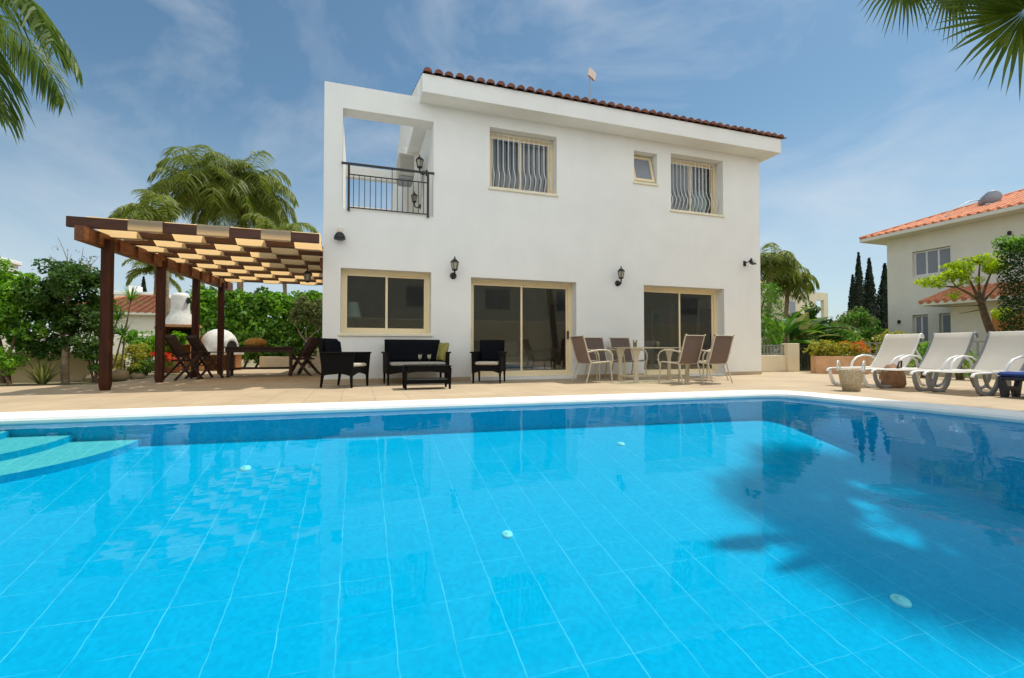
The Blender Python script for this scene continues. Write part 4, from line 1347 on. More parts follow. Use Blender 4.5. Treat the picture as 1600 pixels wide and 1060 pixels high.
# ================================================================== LOUNGERS
def lounger(label, sl, frame, legm, gray=False, back=True):
    """foot at local x=0, head towards +X, width along Y"""
    root = empty('sun_lounger', (0, 0, 0), 0, label, 'sun lounger', 'sun loungers beside the pool')
    h = .31
    zs = .325
    for s in (-1, 1):
        y = s * h
        b = MB(); b.tube([(0.0, y, zs - .05), (.03, y, zs - .01), (.12, y, zs), (1.2, y, zs + .01), (1.9, y, zs - .02)], .026, 8, flat=.7); b.build('side_rail', frame, root)
        b = MB()       # curved front leg loop
        pts = [(.06, y, zs - .03), (.085, y, .17), (.15, y, .05), (.26, y, .014), (.40, y, .03), (.50, y, .12), (.55, y, .22), (.57, y, zs - .02)]
        b.tube(pts, [.026, .030, .036, .040, .036, .032, .028, .026], 8); b.build('leg', legm, root)
        b = MB()
        pts = [(1.35, y, zs - .02), (1.38, y, .17), (1.45, y, .05), (1.56, y, .014), (1.70, y, .05), (1.80, y, .17), (1.83, y, zs - .03)]
        b.tube(pts, .025, 8); b.build('leg', legm, root)
        b = MB()       # hooped armrest
        b.tube([(.62, s * (h + .035), zs), (.68, s * (h + .045), zs + .12), (.78, s * (h + .05), zs + .2), (.95, s * (h + .05), zs + .245), (1.15, s * (h + .05), zs + .23), (1.30, s * (h + .04), zs + .15), (1.36, s * (h + .03), zs)], .024, 8, flat=.6)
        b.build('armrest', frame, root)
    P = [[(x, y, zs + .018 - .025 * math.sin(math.pi * (y / h * .5 + .5)) * .6) for y in [-h + .02 + (2 * h - .04) * q / 6 for q in range(7)]] for x in [0.02 + 1.04 * q / 8 for q in range(9)]]
    b = MB(); b.grid(P); b.build('seat_sling', sl, root)
    hx, hz = 1.06, zs + .02
    a = R(56)
    prof = [(hx + math.cos(a) * .74 * t + .03 * math.sin(math.pi * t), hz + math.sin(a) * .74 * t - .02 * math.sin(math.pi * t)) for t in [q / 8 for q in range(9)]]
    prof += [(prof[-1][0] + .03, prof[-1][1] + .012), (prof[-1][0] + .065, prof[-1][1] - .01), (prof[-1][0] + .08, prof[-1][1] - .07)]
    b = MB(); b.grid([[(x, y, z) for y in (-h + .02, 0, h - .02)] for x, z in prof]); b.build('back_sling', sl, root)
    b = MB()
    for s in (-1, 1):
        b.tube([(x + .005, s * (h - .012), z - .008) for x, z in prof], .02, 8)
    b.tube([(prof[8][0] + .03, -h + .012, prof[8][1] - .02), (prof[8][0] + .03, h - .012, prof[8][1] - .02)], .018, 8)
    b.build('back_frame', legm, root)
    b = MB()
    for s in (-1, 1): b.tube([(hx + .36, s * (h - .06), hz + .36), (1.72, s * (h - .06), zs - .01)], .014, 6)
    b.tube([(1.72, -h, zs - .01), (1.72, h, zs - .01)], .012, 6)
    b.build('back_strut', legm, root)
    return root
LA = R(-3)
lg = lounger('white sun lounger with a bright sling, the one beside the wicker basket', M['whitesling'], M['whiteplastic'], M['whiteplastic'])
lg.location = (9.05, -3.70, 0); lg.rotation_euler.z = LA
l2 = lounger('pale grey sun lounger with white rails, between two other loungers', M['greysling'], M['whiteplastic'], M['greyplastic'])
l2.location = (9.08, -4.48, 0); l2.rotation_euler.z = LA
l3 = dup(l2, (9.12, -5.24, 0), LA, 'pale grey sun lounger with a white towel, next to the blue one')
# blue lounger, only its foot end is in the picture
bl = empty('blue_lounger', (9.32, -6.05, 0), LA, 'sun lounger with a royal blue mattress on dark blue legs', 'sun lounger', 'sun loungers beside the pool')
b = MB(); b.bbox(-.02, 1.2, -.34, .34, .30, .36, .025); b.M = Matrix.Translation((1.2, 0, .30)) @ Matrix.Rotation(R(-50), 4, 'Y'); b.bbox(.0, .75, -.34, .34, 0, .06, .025); b.build('mattress', M['blue'], bl)
b = MB(); b.bbox(-.01, 1.9, -.33, -.27, .24, .298, .01); b.bbox(-.01, 1.9, .27, .33, .24, .298, .01); b.bbox(-.012, .05, -.269, .269, .242, .296, .01); b.build('side_rail', M['navyplastic'], bl)
for s in (-1, 1):
    for x0 in (.0, 1.45):
        b = MB(); b.prism([(x0, .24), (x0 + .05, 0), (x0 + .12, 0), (x0 + .15, .10), (x0 + .26, .10), (x0 + .29, 0), (x0 + .36, 0), (x0 + .42, .24), (x0 + .36, .24), (x0 + .33, .15), (x0 + .10, .15), (x0 + .06, .24)], s * .30 - .03, s * .30 + .03, 'y')
        b.build('leg', M['navyplastic'], bl)
# white towel hanging over the near rail of the third lounger
b = MB(); b.M = Matrix.Translation((9.12, -5.24, 0)) @ Matrix.Rotation(LA, 4, 'Z')
prof = [(.10, .362), (-.2, .360), (-.33, .368), (-.372, .345), (-.38, .24), (-.385, .12)]
b.grid([[(.40 + .30 * q / 8 + .02 * math.sin(i * 1.7), y + .012 * math.sin(q * 1.9 + i), z + (.02 * math.sin(q * 2.3) if i == 5 else 0)) for q in range(9)] for i, (y, z) in enumerate(prof)])
tag(b.build('towel', M['whitesling']), 'white towel draped over the near side of a grey lounger', 'towel')
# wicker basket
bk = empty('wicker_basket', (8.35, -4.35, 0), R(25), 'pale wicker basket standing on the paving at the first lounger', 'basket')
b = MB()
b.lathe([(.13, 0), (.15, .01), (.195, .17), (.215, .31), (.222, .345), (.20, .345), (.19, .30), (.13, .03), (.005, .025)], 26, sx=1.0, sy=.8)
b.build('body', M['wicker'], bk)
for s in (-1, 1):
    b = MB(); b.tube([(-.09, s * .165, .32), (-.08, s * .17, .43), (-.04, s * .175, .485), (.04, s * .175, .485), (.08, s * .17, .43), (.09, s * .165, .32)], .012, 6); b.build('handle', M['whiteplastic'], bk)
# bag between the loungers
bg_ = empty('beach_bag', (9.75, -4.08, 0), R(20), 'brown soft bag lying between the white lounger and the next one', 'bag')
b = MB(); b.rings([[(.30 * s_ * math.cos(a) , .19 * s_ * math.sin(a), z) for a in [math.pi * 2 * q / 16 for q in range(16)]] for z, s_ in ((0, .85), (.06, 1.0), (.2, .95), (.32, .75), (.40, .4), (.42, .1))], smooth=True); b.build('body', M['bagbrown'], bg_)
b = MB(); b.tube([(-.12, -.1, .35), (-.08, -.12, .47), (.06, -.12, .47), (.12, -.1, .35)], .014, 6); b.build('handle', M['black'], bg_)
# ================================================================== GARDEN, LEFT SIDE
def tree_root(name, loc, label, cat, group=None):
    r = empty(name, loc, 0, label, cat, group)
    return r

def bushy(name, loc, blobs, n, size, m, label, cat, group=None, trunk=None, clumps=40, cr=.28, barkm='bark', **kw):
    r = tree_root(name, loc, label, cat, group)
    crown('crown', blobs, n, size, M[m], r, clumps=clumps, cr=cr, **kw)
    mb = MB()
    if trunk is None:
        trunk = []
        for q in range(5):
            bl = blobs[q % len(blobs)]
            trunk.append(((rnd.uniform(-.06, .06), rnd.uniform(-.06, .06), 0), (bl[0] + rnd.uniform(-.4, .4) * bl[3], bl[1] + rnd.uniform(-.4, .4) * bl[4], bl[2] + .3 * bl[5]), .025, .008))
    for a, b_, r0, r1 in trunk:
        limb(mb, a, b_, r0, r1)
    mb.build('trunk', M[barkm], r)
    return r

bushy('garden_tree', (-6.0, 2.05, 0), [(-.55, 0, 1.6, .75, .6, .8), (.15, .1, 1.65, .62, .55, .66), (-.9, .1, 2.1, .5, .4, .45), (-.1, .1, 2.05, .45, .4, .35), (-.2, -.1, .9, .85, .6, .55), (.45, 0, .95, .45, .45, .45), (-1.2, .2, 1.2, .7, .6, .9)],
      12500, .105, 'leaf_bright', 'bright green leafy tree at the left end of the paving, tallest bright crown', 'tree', clumps=90, cr=.23,
      trunk=[((0, 0, 0), (-.2, 0, 1.3), .05, .02), ((.1, 0, 0), (.35, 0, 1.3), .04, .015), ((-.2, 0, 0), (-.9, 0, 1.2), .04, .015)])
r = bushy('garden_tree', (-4.98, 2.0, 0), [(-.05, 0, 1.75, .62, .55, .72), (.3, 0, 1.15, .42, .42, .6), (-.35, .1, 1.15, .45, .45, .6), (.1, .1, 2.15, .42, .4, .4)],
      11500, .085, 'leaf_dark', 'dark green tree with a cut pale trunk stump and thin twigs on top', 'tree', clumps=85, cr=.2,
      trunk=[((0, 0, 0), (0.02, 0, .95), .075, .06), ((0, 0, .8), (-.3, 0, 1.7), .04, .012), ((0, 0, .8), (.3, .1, 1.6), .04, .012)] +
      [((.0, 0, 1.6), (x, y, z), .018, .003) for x, y, z in ((-.18, 0, 2.98), (-.05, .1, 2.75), (.25, 0, 2.78), (.4, .1, 2.55), (.52, 0, 2.62), (.1, -.1, 2.62), (-.3, 0, 2.6))], barkm='bark2')
P, o_ = blob_points([(-.15, 0, 2.5, .12, .12, .4), (.3, 0, 2.45, .25, .15, .3), (-.35, 0, 2.25, .15, .15, .3)], 260, 22, .10)
np_mesh('twig_leaves', leaf_quads(P, o_, .05, aspect=.4), M['leaf_olive'], r)
bushy('shrub', (-4.62, 2.3, 0), [(0, 0, .9, .3, .3, .75), (.05, 0, 1.5, .25, .25, .45)], 2400, .075, 'leaf_mid', 'slim mid green shrub squeezed between the dark tree and the first pergola post', 'shrub', clumps=36, cr=.17)
bushy('shrub', (-5.55, 1.38, 0), [(-.1, 0, .48, .30, .28, .22)], 1900, .06, 'leaf_bright', 'low round bright shrub on a short stem at the paving edge', 'shrub', clumps=30, cr=.12,
      trunk=[((.06, 0, 0), (0, 0, .45), .028, .015)])

def blades(n, L, w, spread, m, parent, bend=.35, name='leaves', z0=0.0, r0=.05):
    V = []
    for i in range(n):
        az = rng.uniform(0, 2 * math.pi); el = rng.uniform(spread, 1.5)
        d = np.array([math.cos(az) * math.cos(el), math.sin(az) * math.cos(el), math.sin(el)])
        sd = np.array([-math.sin(az), math.cos(az), 0])
        p = np.array([math.cos(az), math.sin(az), 0]) * rng.uniform(0, r0) + np.array([0, 0, z0])
        le = L * rng.uniform(.6, 1.1)
        for k in range(4):
            d2 = d + np.array([0, 0, -1]) * bend * (k / 4) * rng.uniform(.5, 1.2); d2 /= np.linalg.norm(d2)
            q = p + d2 * le / 4
            wa = w * (1, .95, .75, .5)[k]; wb = w * (.95, .75, .5, .04)[k]
            V.append([p - sd * wa / 2, p + sd * wa / 2, q + sd * wb / 2, q - sd * wb / 2])
            p, d = q, d2
    return np_mesh(name, np.array(V), m, parent)

r = tree_root('spiky_plant', (-5.15, 1.6, 0), 'clump of long upright spiky leaves at the paving edge in front of the trees', 'plant')
blades(70, .55, .045, .75, M['leaf_olive'], r, .3)
r = tree_root('yucca', (-4.62, 3.1, 0), 'thin stemmed yucca plants with leaf tufts beside the first pergola post', 'plant')
mb = MB()
tops = [((-.12, 0, 0), (-.28, 0, 1.75)), ((.0, .1, 0), (.0, .1, 1.35)), ((.05, .2, 0), (.22, .2, 1.85)), ((-.05, 0, 0), (.14, 0, 1.0))]
for a, b_ in tops: limb(mb, a, b_, .025, .014, .08)
mb.build('stem', M['bark2'], r)
for a, b_ in tops:
    o = blades(46, .42, .03, -.3, M['leaf_mid'], r, .35, name='leaf_tuft')
    o.location = b_
bushy('flower_bush', (-4.95, 4.6, 0), [(0, 0, .35, .42, .4, .32), (.15, .1, .6, .25, .25, .25), (-.35, .1, .35, .3, .3, .25)], 2600, .07, 'leaf_yellow', 'yellow green flowering bush low between the first two pergola posts', 'bush', clumps=45, cr=.14)
bushy('bush', (-4.95, 5.6, 0), [(0, 0, .75, .34, .32, .42), (-.3, 0, 1.0, .16, .16, .4)], 2400, .085, 'leaf_bright', 'upright bright green bush behind the red flowers and the second post', 'bush', clumps=36, cr=.17)
bushy('bush', (-4.55, 4.6, 0), [(0, 0, .22, .34, .3, .2)], 1300, .06, 'leaf_mid', 'low dark green bush beside the second pergola post foot', 'bush', clumps=24, cr=.13)
r = tree_root('red_flowers', (-4.42, 5.2, 0), 'small plant with bright red flowers by the second pergola post', 'plant')
crown('foliage', [(0, 0, .35, .28, .25, .18)], 700, .06, M['leaf_mid'], r, clumps=18, cr=.1)
crown('flower', [(-.05, 0, .52, .27, .2, .09), (.2, 0, .42, .15, .15, .1)], 520, .055, M['flower'], r, clumps=18, cr=.07)
pot = tree_root('potted_plant', (-4.35, 5.75, 0), 'big leaved green plant in a round dark terracotta pot', 'plant pot')
b = MB(); b.lathe([(.15, 0), (.24, .12), (.27, .3), (.25, .38), (.275, .39), (.275, .43), (.24, .43), (.22, .38), (.01, .37)], 24); b.build('pot', M['terracotta'], pot)
crown('foliage', [(0, 0, .75, .24, .24, .36), (.12, 0, 1.0, .16, .16, .2)], 420, .2, M['leaf_bright'], pot, clumps=26, cr=.12, aspect=.6, rand=.5)
for i, (x, y, k) in enumerate([(-4.55, 2.9, 1.0), (-4.75, 2.55, .6), (-4.2, 3.15, .5)]):
    b = MB()
    b.lathe([(.02, -.04), (.2, -.02), (.27, .06), (.22, .16), (.1, .21), (.01, .22)], 12, sx=1.2 * k, sy=.8 * k)
    for q, v in enumerate(b.v):
        b.v[q] = (v[0] * (1 + .12 * math.sin(q * 2.3)), v[1] * (1 + .12 * math.sin(q * 1.7)), v[2] * k * (1 + .15 * math.sin(q * 1.1)))
    o = b.build('rock', M['rock']); o.location = (x, y, 0)
    tag(o, ['large tan garden rock between the first two pergola posts', 'tan garden rock right beside the foot of the first post', 'small tan garden rock nearest the second pergola post'][i], 'rock', 'garden rocks by the pergola')
b = MB(); b.bbox(-9.5, -5.0, 2.95, 3.1, -.02, .62, .01); tag(b.build('garden_wall', M['sand_wall']), 'low sand coloured garden wall behind the trees at the paving end', 'wall')

# neighbour's low house with a terracotta roof seen through the pergola
nh = empty('neighbour_house', (-9.6, 17.0, 0), 0, 'low cream house with a terracotta roof seen between the pergola posts', 'house')
def hip_roof(mb, x0, x1, y0, y1, z0, pitch, over=.4, sp=.28, rad=.07, tiles=True):
    """hip roof over a rectangle, with tile ribs running up each slope"""
    x0, x1, y0, y1 = x0 - over, x1 + over, y0 - over, y1 + over
    hw = min(x1 - x0, y1 - y0) / 2
    h = hw * pitch
    if x1 - x0 >= y1 - y0:
        a, b_ = (x0 + hw, (y0 + y1) / 2, z0 + h), (x1 - hw, (y0 + y1) / 2, z0 + h)
    else:
        a, b_ = ((x0 + x1) / 2, y0 + hw, z0 + h), ((x0 + x1) / 2, y1 - hw, z0 + h)
    c = [(x0, y0, z0), (x1, y0, z0), (x1, y1, z0), (x0, y1, z0)]
    if x1 - x0 >= y1 - y0:
        fs = [(0, 1, 5, 4), (1, 2, 5), (2, 3, 4, 5), (3, 0, 4)]
    else:
        fs = [(0, 1, 4), (1, 2, 5, 4), (2, 3, 5), (3, 0, 4, 5)]
    mb.add(c + [a, b_], fs)
    if not tiles: return
    def rib(p, q): mb.tube([p, q], rad, 6, cap=True)
    n = int((x1 - x0) / sp)
    for i in range(1, n):
        x = x0 + (x1 - x0) * i / n
        e = min(x - x0, x1 - x, hw)
        rib((x, y0, z0 + .01), (x, y0 + e, z0 + e * pitch + .01))
        rib((x, y1, z0 + .01), (x, y1 - e, z0 + e * pitch + .01))
    n = int((y1 - y0) / sp)
    for i in range(1, n):
        y = y0 + (y1 - y0) * i / n
        e = min(y - y0, y1 - y, hw)
        rib((x0, y, z0 + .01), (x0 + e, y, z0 + e * pitch + .01))
        rib((x1, y, z0 + .01), (x1 - e, y, z0 + e * pitch + .01))
    for p, q in ((c[0], a), (c[3], a if x1 - x0 >= y1 - y0 else b_), (c[1], b_ if x1 - x0 >= y1 - y0 else a), (c[2], b_), (a, b_)):
        rib((p[0], p[1], p[2] + .05), (q[0], q[1], q[2] + .05))
b = MB(); b.box(-2.0, 3.0, -2.0, 2.2, -.1, 2.2); b.build('wall', M['plaster3'], nh)
b = MB(); b.prism([(-2.35, 2.2), (3.35, 2.2), (3.35, 2.32), (-2.35, 2.32)], -2.35, 2.55, 'y'); b.build('eave', M['plaster3'], nh)
b = MB(); hip_roof(b, -2, 3, -2, 2.2, 2.325, .36, .38); b.build('roof', M['roof2'], nh)
b = MB(); b.bbox(-.3, .5, -2.03, -1.98, 1.0, 1.6, .01); b.build('window', M['bluegrey'], nh)
b = MB(); b.bbox(-14.0, -6.4, 12.0, 12.2, -.05, 1.25, .02); tag(b.build('garden_wall', M['plaster3']), 'pale boundary wall in front of the low cream house', 'wall')
wh = empty('white_house', (-19.5, 44, 0), 0, 'distant white flat roofed house above the terracotta roof', 'house')
b = MB(); b.box(-2.2, 1.8, 0, 6, -.1, 5.9); b.build('wall', M['plaster'], wh)
b = MB(); b.bbox(-2.4, 2.0, -.2, 6.2, 5.902, 6.2, .02); b.bbox(-1.2, -.4, 1, 2, 6.2, 6.9, .02); b.build('roof', M['plaster'], wh)
wc = empty('white_house', (-12.9, 10.8, 0), 0, 'white house corner showing above the bright tree at the picture edge', 'house')
b = MB(); b.box(-1.6, .72, 0, 3, -.1, 4.0); b.build('wall', M['plaster'], wc)
b = MB(); b.bbox(-1.7, .80, -.1, 3.1, 4.002, 4.15, .02); b.build('roof', M['plaster'], wc)

# barbecue with a bottle shaped white chimney
bq = empty('barbecue', (-4.62, 7.2, 0), R(8), 'terracotta garden barbecue with a white bottle shaped chimney', 'barbecue')
b = MB()
for x0, x1 in ((-.48, -.33), (.33, .48)):
    b.box(x0, x1, -.38, .38, 0, .82)
b.box(-.329, .329, .2, .379, 0, .82)
b.box(-.52, .52, -.42, .40, .822, .92)
b.box(-.48, -.36, -.36, .38, .922, 1.36); b.box(.36, .48, -.36, .38, .922, 1.36); b.box(-.359, .359, .26, .379, .922, 1.36)
b.box(-.52, .52, -.40, .40, 1.362, 1.44)
b.build('brick_body', M['brick'], bq)
b = MB()
prof = [(.42, 1.442), (.40, 1.55), (.33, 1.70), (.265, 1.82), (.25, 1.95), (.25, 2.32), (.22, 2.40), (.12, 2.44), (.005, 2.45)]
b.lathe(prof, 24, sx=1.0, sy=.85)
b.build('chimney', M['whitewash'], bq)
b = MB(); b.lathe([(.06, 0), (.06, .05)], 14, sx=1.0, sy=1.6); o = b.build('smoke_vent', M['black'], bq); o.location = (.205, -.13, 2.2); o.rotation_euler = (R(90), 0, R(58))
b = MB(); b.box(-.35, .35, -.3, .255, .924, .95); b.box(-.3, .3, .248, .257, .951, 1.33); b.build('grill_tray', M['black'], bq)
# domed pizza oven
ov = empty('pizza_oven', (-3.62, 7.5, 0), R(18), 'white domed pizza oven on a brick base behind the wooden table', 'oven')
b = MB()
for x0, x1 in ((-.58, -.42), (.42, .58)): b.box(x0, x1, -.5, .5, 0, .50)
b.box(-.419, .419, .34, .499, 0, .50)
b.build('brick_base', M['brick'], ov)
b = MB(); b.bbox(-.64, .64, -.58, .56, .502, .58, .01); b.build('slab', M['whitewash'], ov)
b = MB(); b.lathe([(.56, .582), (.56, .70), (.53, .90), (.45, 1.10), (.32, 1.24), (.16, 1.32), (.005, 1.34)], 28); b.build('dome', M['whitewash'], ov)
b = MB()
arch = [(.22 * math.cos(a), .74 + .28 * math.sin(a)) for a in [math.pi * q / 12 for q in range(13)]]
b.prism([(.22, .583)] + arch + [(-.22, .583)], -.68, -.40, 'y'); b.M = Matrix.Identity(4); o = b.build('mouth_surround', M['whitewash'], ov); o.rotation_euler.z = R(26)
b = MB()
arch = [(.17 * math.cos(a), .74 + .22 * math.sin(a)) for a in [math.pi * q / 12 for q in range(13)]]
b.prism([(.17, .586)] + arch + [(-.17, .586)], -.686, -.50, 'y'); o = b.build('mouth', M['black'], ov); o.rotation_euler.z = R(26)

# hedge, low wall and the small branching tree behind the wooden set
hd = empty('hedge', (-2.0, 9.4, 0), 0, 'tall leafy green hedge behind the pergola', 'hedge')
box_leaves('foliage', -2.9, 2.9, -.45, .6, 0.3, 2.6, 17000, .17, M['leaf_bright'], hd, depth=.45, lump=.22, aspect=.55)
crown('crown', [(x, 0, 2.45, .5, .4, .42) for x in (-2.6, -1.8, -.9, -.1, .8, 1.6, 2.4)] + [(x, -.3, z, .4, .3, .35) for x, z in ((-2.2, 1.5), (-1.2, 1.9), (.2, 1.3), (1.0, 1.9), (1.9, 1.4), (2.4, 2.0))], 8500, .17, M['leaf_mid'], hd, clumps=150, cr=.26, aspect=.55)
mb = MB()
for i in range(16):
    x = -2.8 + 5.6 * i / 15
    limb(mb, (x, .1, 0), (x + rnd.uniform(-.2, .2), .1, 2.3), .04, .015)
mb.build('stem', M['bark'], hd)
b = MB(); b.bbox(-2.6, .2, 8.35, 8.55, 0, .42, .01); b.bbox(-.75, -.35, 8.34, 8.56, .421, .72, .01); tag(b.build('low_wall', M['sand_wall']), 'low sand coloured wall with a raised block below the hedge', 'wall')
bushy('branching_tree', (-.98, 8.2, 0), [(.0, 0, 2.1, .5, .4, .5), (-.35, 0, 1.8, .3, .3, .3), (.3, 0, 1.7, .25, .25, .3)], 1700, .12, 'leaf_olive',
      'small tree with a forked pale trunk beside the villa corner', 'tree', clumps=40, cr=.2, barkm='bark2',
      trunk=[((0, 0, 0), (-.08, 0, .95), .05, .045), ((-.08, 0, .92), (-.42, 0, 1.5), .035, .015), ((-.08, 0, .92), (.0, 0, 1.75), .03, .012), ((-.08, 0, .92), (.25, 0, 1.35), .035, .02), ((.25, 0, 1.33), (.2, 0, 1.8), .02, .01), ((.25, 0, 1.33), (.42, 0, 1.65), .02, .01)])
bushy('bush', (-2.6, 8.9, 0), [(0, 0, .9, .5, .3, .6), (.8, 0, .7, .5, .3, .5)], 2400, .14, 'leaf_mid', 'mid green bush between the pizza oven and the hedge', 'bush', clumps=40, cr=.22)
bushy('bush', (-5.6, 10.5, 0), [(0, 0, 1.3, .7, .5, .8), (.6, 0, 1.7, .5, .5, .6)], 2400, .14, 'leaf_olive', 'olive green bush behind the white chimney', 'bush', clumps=40, cr=.26)

def feather_palm(name, hub, base, n, L, droop, ll, label, cat='palm tree', group=None, azr=(0, 2 * math.pi), lw=.04, seg=26, m='leaf_palm', elr=(-.1, 1.35), part='crown', hang=.8, r0=.16, each=False):
    r = tree_root(name, base, label, cat, group)
    off = np.array(hub) - np.array(base)
    V = []
    for i in range(n):
        az = azr[0] + (azr[1] - azr[0]) * (i * 0.618034 % 1) + rng.uniform(-.1, .1)
        el = elr[0] + (elr[1] - elr[0]) * ((i + .5) / n) ** .8
        W = feather_frond([], off + np.array([0, 0, rng.uniform(-.1, .1)]), az, el, L * rng.uniform(.8, 1.1), droop * rng.uniform(.8, 1.2), ll, seg, lw, hang)
        if each: np_mesh('frond', np.array(W), M[m], r)
        else: V += W
    if not each: np_mesh('crown', np.array(V), M[m], r)
    trunk_mesh(r, (0, 0, 0), tuple(off), r0, r0 * .7, M['bark2'])
    return r
feather_palm('palm_tree', (-6.1, 15.4, 7.9), (-6.3, 15.8, 0), 34, 3.3, 2.9, 1.0, 'tall feathery palm behind the pergola, the left of the two big crowns', m='leaf_palm', group='palms behind the pergola', lw=.04, hang=1.15, seg=42)
feather_palm('palm_tree', (-4.75, 16.2, 8.3), (-4.6, 16.5, 0), 38, 3.0, 3.1, 1.05, 'tall feathery palm behind the pergola with the denser crown, nearer the villa', group='palms behind the pergola', lw=.04, hang=1.25, seg=42)
feather_palm('palm_tree', (-6.4, 11.6, 5.6), (-6.3, 11.9, 0), 12, 2.3, 2.0, .6, 'shorter palm whose yellowish frond arches out beyond the pergola end', group='palms behind the pergola', lw=.05, azr=(2.2, 5.0), elr=(.1, 1.0), r0=.11, hang=1.1)
feather_palm('palm_tree', (-2.3, 10.3, 5.3), (-2.2, 10.9, 0), 9, 1.6, 2.2, .5, 'small palm just showing over the pergola roof beside the villa corner', group='palms behind the pergola', lw=.045, azr=(-1.2, 3.6), elr=(0, .9), r0=.09)
feather_palm('palm_tree', (-9.2, 18.5, 4.6), (-9.2, 18.6, 0), 14, 1.6, 2.2, .5, 'distant small palm above the hedge seen beside the white chimney', group='palms behind the pergola', lw=.05, r0=.1)

def cypress(loc, h, w, label, group=None, seed=0):
    r = tree_root('cypress', loc, label, 'cypress', group)
    n = int(2600)
    t = rng.uniform(0, 1, n) ** .8
    prof = np.interp(t, [0, .08, .3, .6, .85, 1], [.55, .9, 1.0, .72, .3, .03]) * w / 2
    a = rng.uniform(0, 2 * math.pi, n)
    rr = prof * rng.uniform(.72, 1.05, n) * (1 + .12 * np.sin(a * 3 + t * 9 + seed))
    P = np.stack([rr * np.cos(a), rr * np.sin(a), .25 + t * (h - .25)], 1)
    out = np.stack([np.cos(a), np.sin(a), np.full(n, .3)], 1)
    np_mesh('crown', leaf_quads(P, out, w * .17, aspect=.45, rand=.4, droop=-1.2), M['leaf_cypress'], r)
    mb = MB()
    mb.lathe([(w * .30, .3), (w * .36, h * .3), (w * .26, h * .6), (w * .1, h * .86), (.01, h * .97)], 10)
    mb.tube([(0, 0, 0), (0, 0, .4)], w * .06, 8)
    mb.build('trunk', M['leaf_cypress'], r)
cypress((-25.7, 62, 0), 10.0, 1.7, 'tiny distant cypress above the terracotta roof')

# ================================================================== GARDEN, RIGHT SIDE
hc = empty('hedge_column', (13.25, 1.9, 0), 0, 'narrow clipped green hedge right against the villa corner', 'hedge')
box_leaves('foliage', -.35, .33, -.4, .6, .05, 2.75, 2600, .10, M['leaf_mid'], hc, depth=.25)
mb = MB(); limb(mb, (0, 0, 0), (0, 0, 2.4), .06, .02); mb.build('trunk', M['bark'], hc)
feather_palm('palm_tree', (17.6, 5.6, 4.3), (17.5, 5.9, 0), 24, 1.5, 3.2, .55, 'drooping palm just past the villa corner, the taller crown', group='palms right of the villa', lw=.05, seg=18, hang=1.2, r0=.12)
feather_palm('palm_tree', (19.2, 6.2, 3.75), (19.2, 6.4, 0), 26, 1.45, 3.4, .6, 'rounded drooping palm in front of the distant beige house', group='palms right of the villa', lw=.05, seg=18, hang=1.3, r0=.12)

def banana(loc, n, h, label, m='leaf_mid', group='broad leaved plants right of the villa'):
    r = tree_root('banana_plant', loc, label, 'plant', group)
    V = []
    for i in range(n):
        az = rng.uniform(0, 2 * math.pi); el = rng.uniform(.55, 1.35)
        d = np.array([math.cos(az) * math.cos(el), math.sin(az) * math.cos(el), math.sin(el)])
        sd = np.array([-math.sin(az), math.cos(az), 0])
        p = np.array([math.cos(az) * .08, math.sin(az) * .08, h * rng.uniform(.25, .5)])
        L = h * rng.uniform(.45, .75)
        W = L * .19
        prof = [.04, .55, .95, 1.0, .8, .45, .03]
        for k in range(6):
            d = d + np.array([0, 0, -1]) * .2; d /= np.linalg.norm(d)
            q = p + d * L / 6
            up = np.cross(sd, d)
            for s in (-1, 1):
                V.append([p, q, q + sd * s * W * prof[k + 1] / 1 - up * W * .2 * prof[k + 1], p + sd * s * W * prof[k] - up * W * .2 * prof[k]])
            p = q
    np_mesh('foliage', np.array(V), M[m], r)
    mb = MB()
    for i in range(3): limb(mb, (rnd.uniform(-.1, .1), rnd.uniform(-.1, .1), 0), (rnd.uniform(-.15, .15), rnd.uniform(-.15, .15), h * .5), .07, .04)
    mb.build('stem', M['bark2'], r)
banana((14.7, 2.6, 0), 16, 2.4, 'broad leaved plant nearest the narrow hedge, behind the low wall')
banana((15.9, 3.1, 0), 20, 2.2, 'broad leaved olive green plant behind the wall pillar', 'leaf_olive')
banana((17.2, 3.7, 0), 18, 2.6, 'dark broad leaved plant beneath the rounded palm', 'leaf_dark')
bl_specs = [((15.4, 2.3, 0), [(0, 0, .55, .6, .5, .5)], 1400, .11, 'leaf_dark', 'low dark bush behind the short wall railing'),
            ((18.2, 3.2, 0), [(0, 0, .75, .9, .7, .6), (.7, .2, .8, .6, .5, .5)], 2600, .15, 'leaf_mid', 'mid green bush behind the planter with coral flowers'),
            ((20.6, 5.0, 0), [(0, 0, .9, 1.0, .8, .7), (-.8, 0, .7, .7, .6, .6)], 2600, .16, 'leaf_olive', 'spreading olive green bush below the distant beige house'),
            ((22.0, 5.2, 0), [(0, 0, 1.4, 1.1, .8, 1.1), (.8, 0, 1.0, .7, .6, .8)], 3000, .16, 'leaf_mid', 'large green bush in front of the cypresses'),
            ((23.6, 6.6, 0), [(0, 0, 1.9, 1.0, .8, .8), (.2, 0, .9, 1.0, .8, .8)], 3000, .16, 'leaf_olive', 'layered olive bush touching the neighbouring house corner'),
            ((20.6, 3.0, 0), [(0, 0, .7, .9, .6, .6), (.9, 0, .8, .7, .5, .6)], 2400, .14, 'leaf_yellow', 'yellow green bush behind the railing of the low wall'),
            ((26.5, 11.5, 0), [(0, 0, 2.0, 1.8, 1.2, 1.5), (-2, 0, 2.0, 1.4, 1, 1.3)], 3000, .24, 'leaf_dark', 'dark tree mass under the cypresses')]
for loc, bs, n, sz, m, lb in bl_specs:
    bushy('bush', loc, bs, n, sz, m, lb, 'bush', 'bushes between the villa and the neighbouring house', clumps=50, cr=.3)
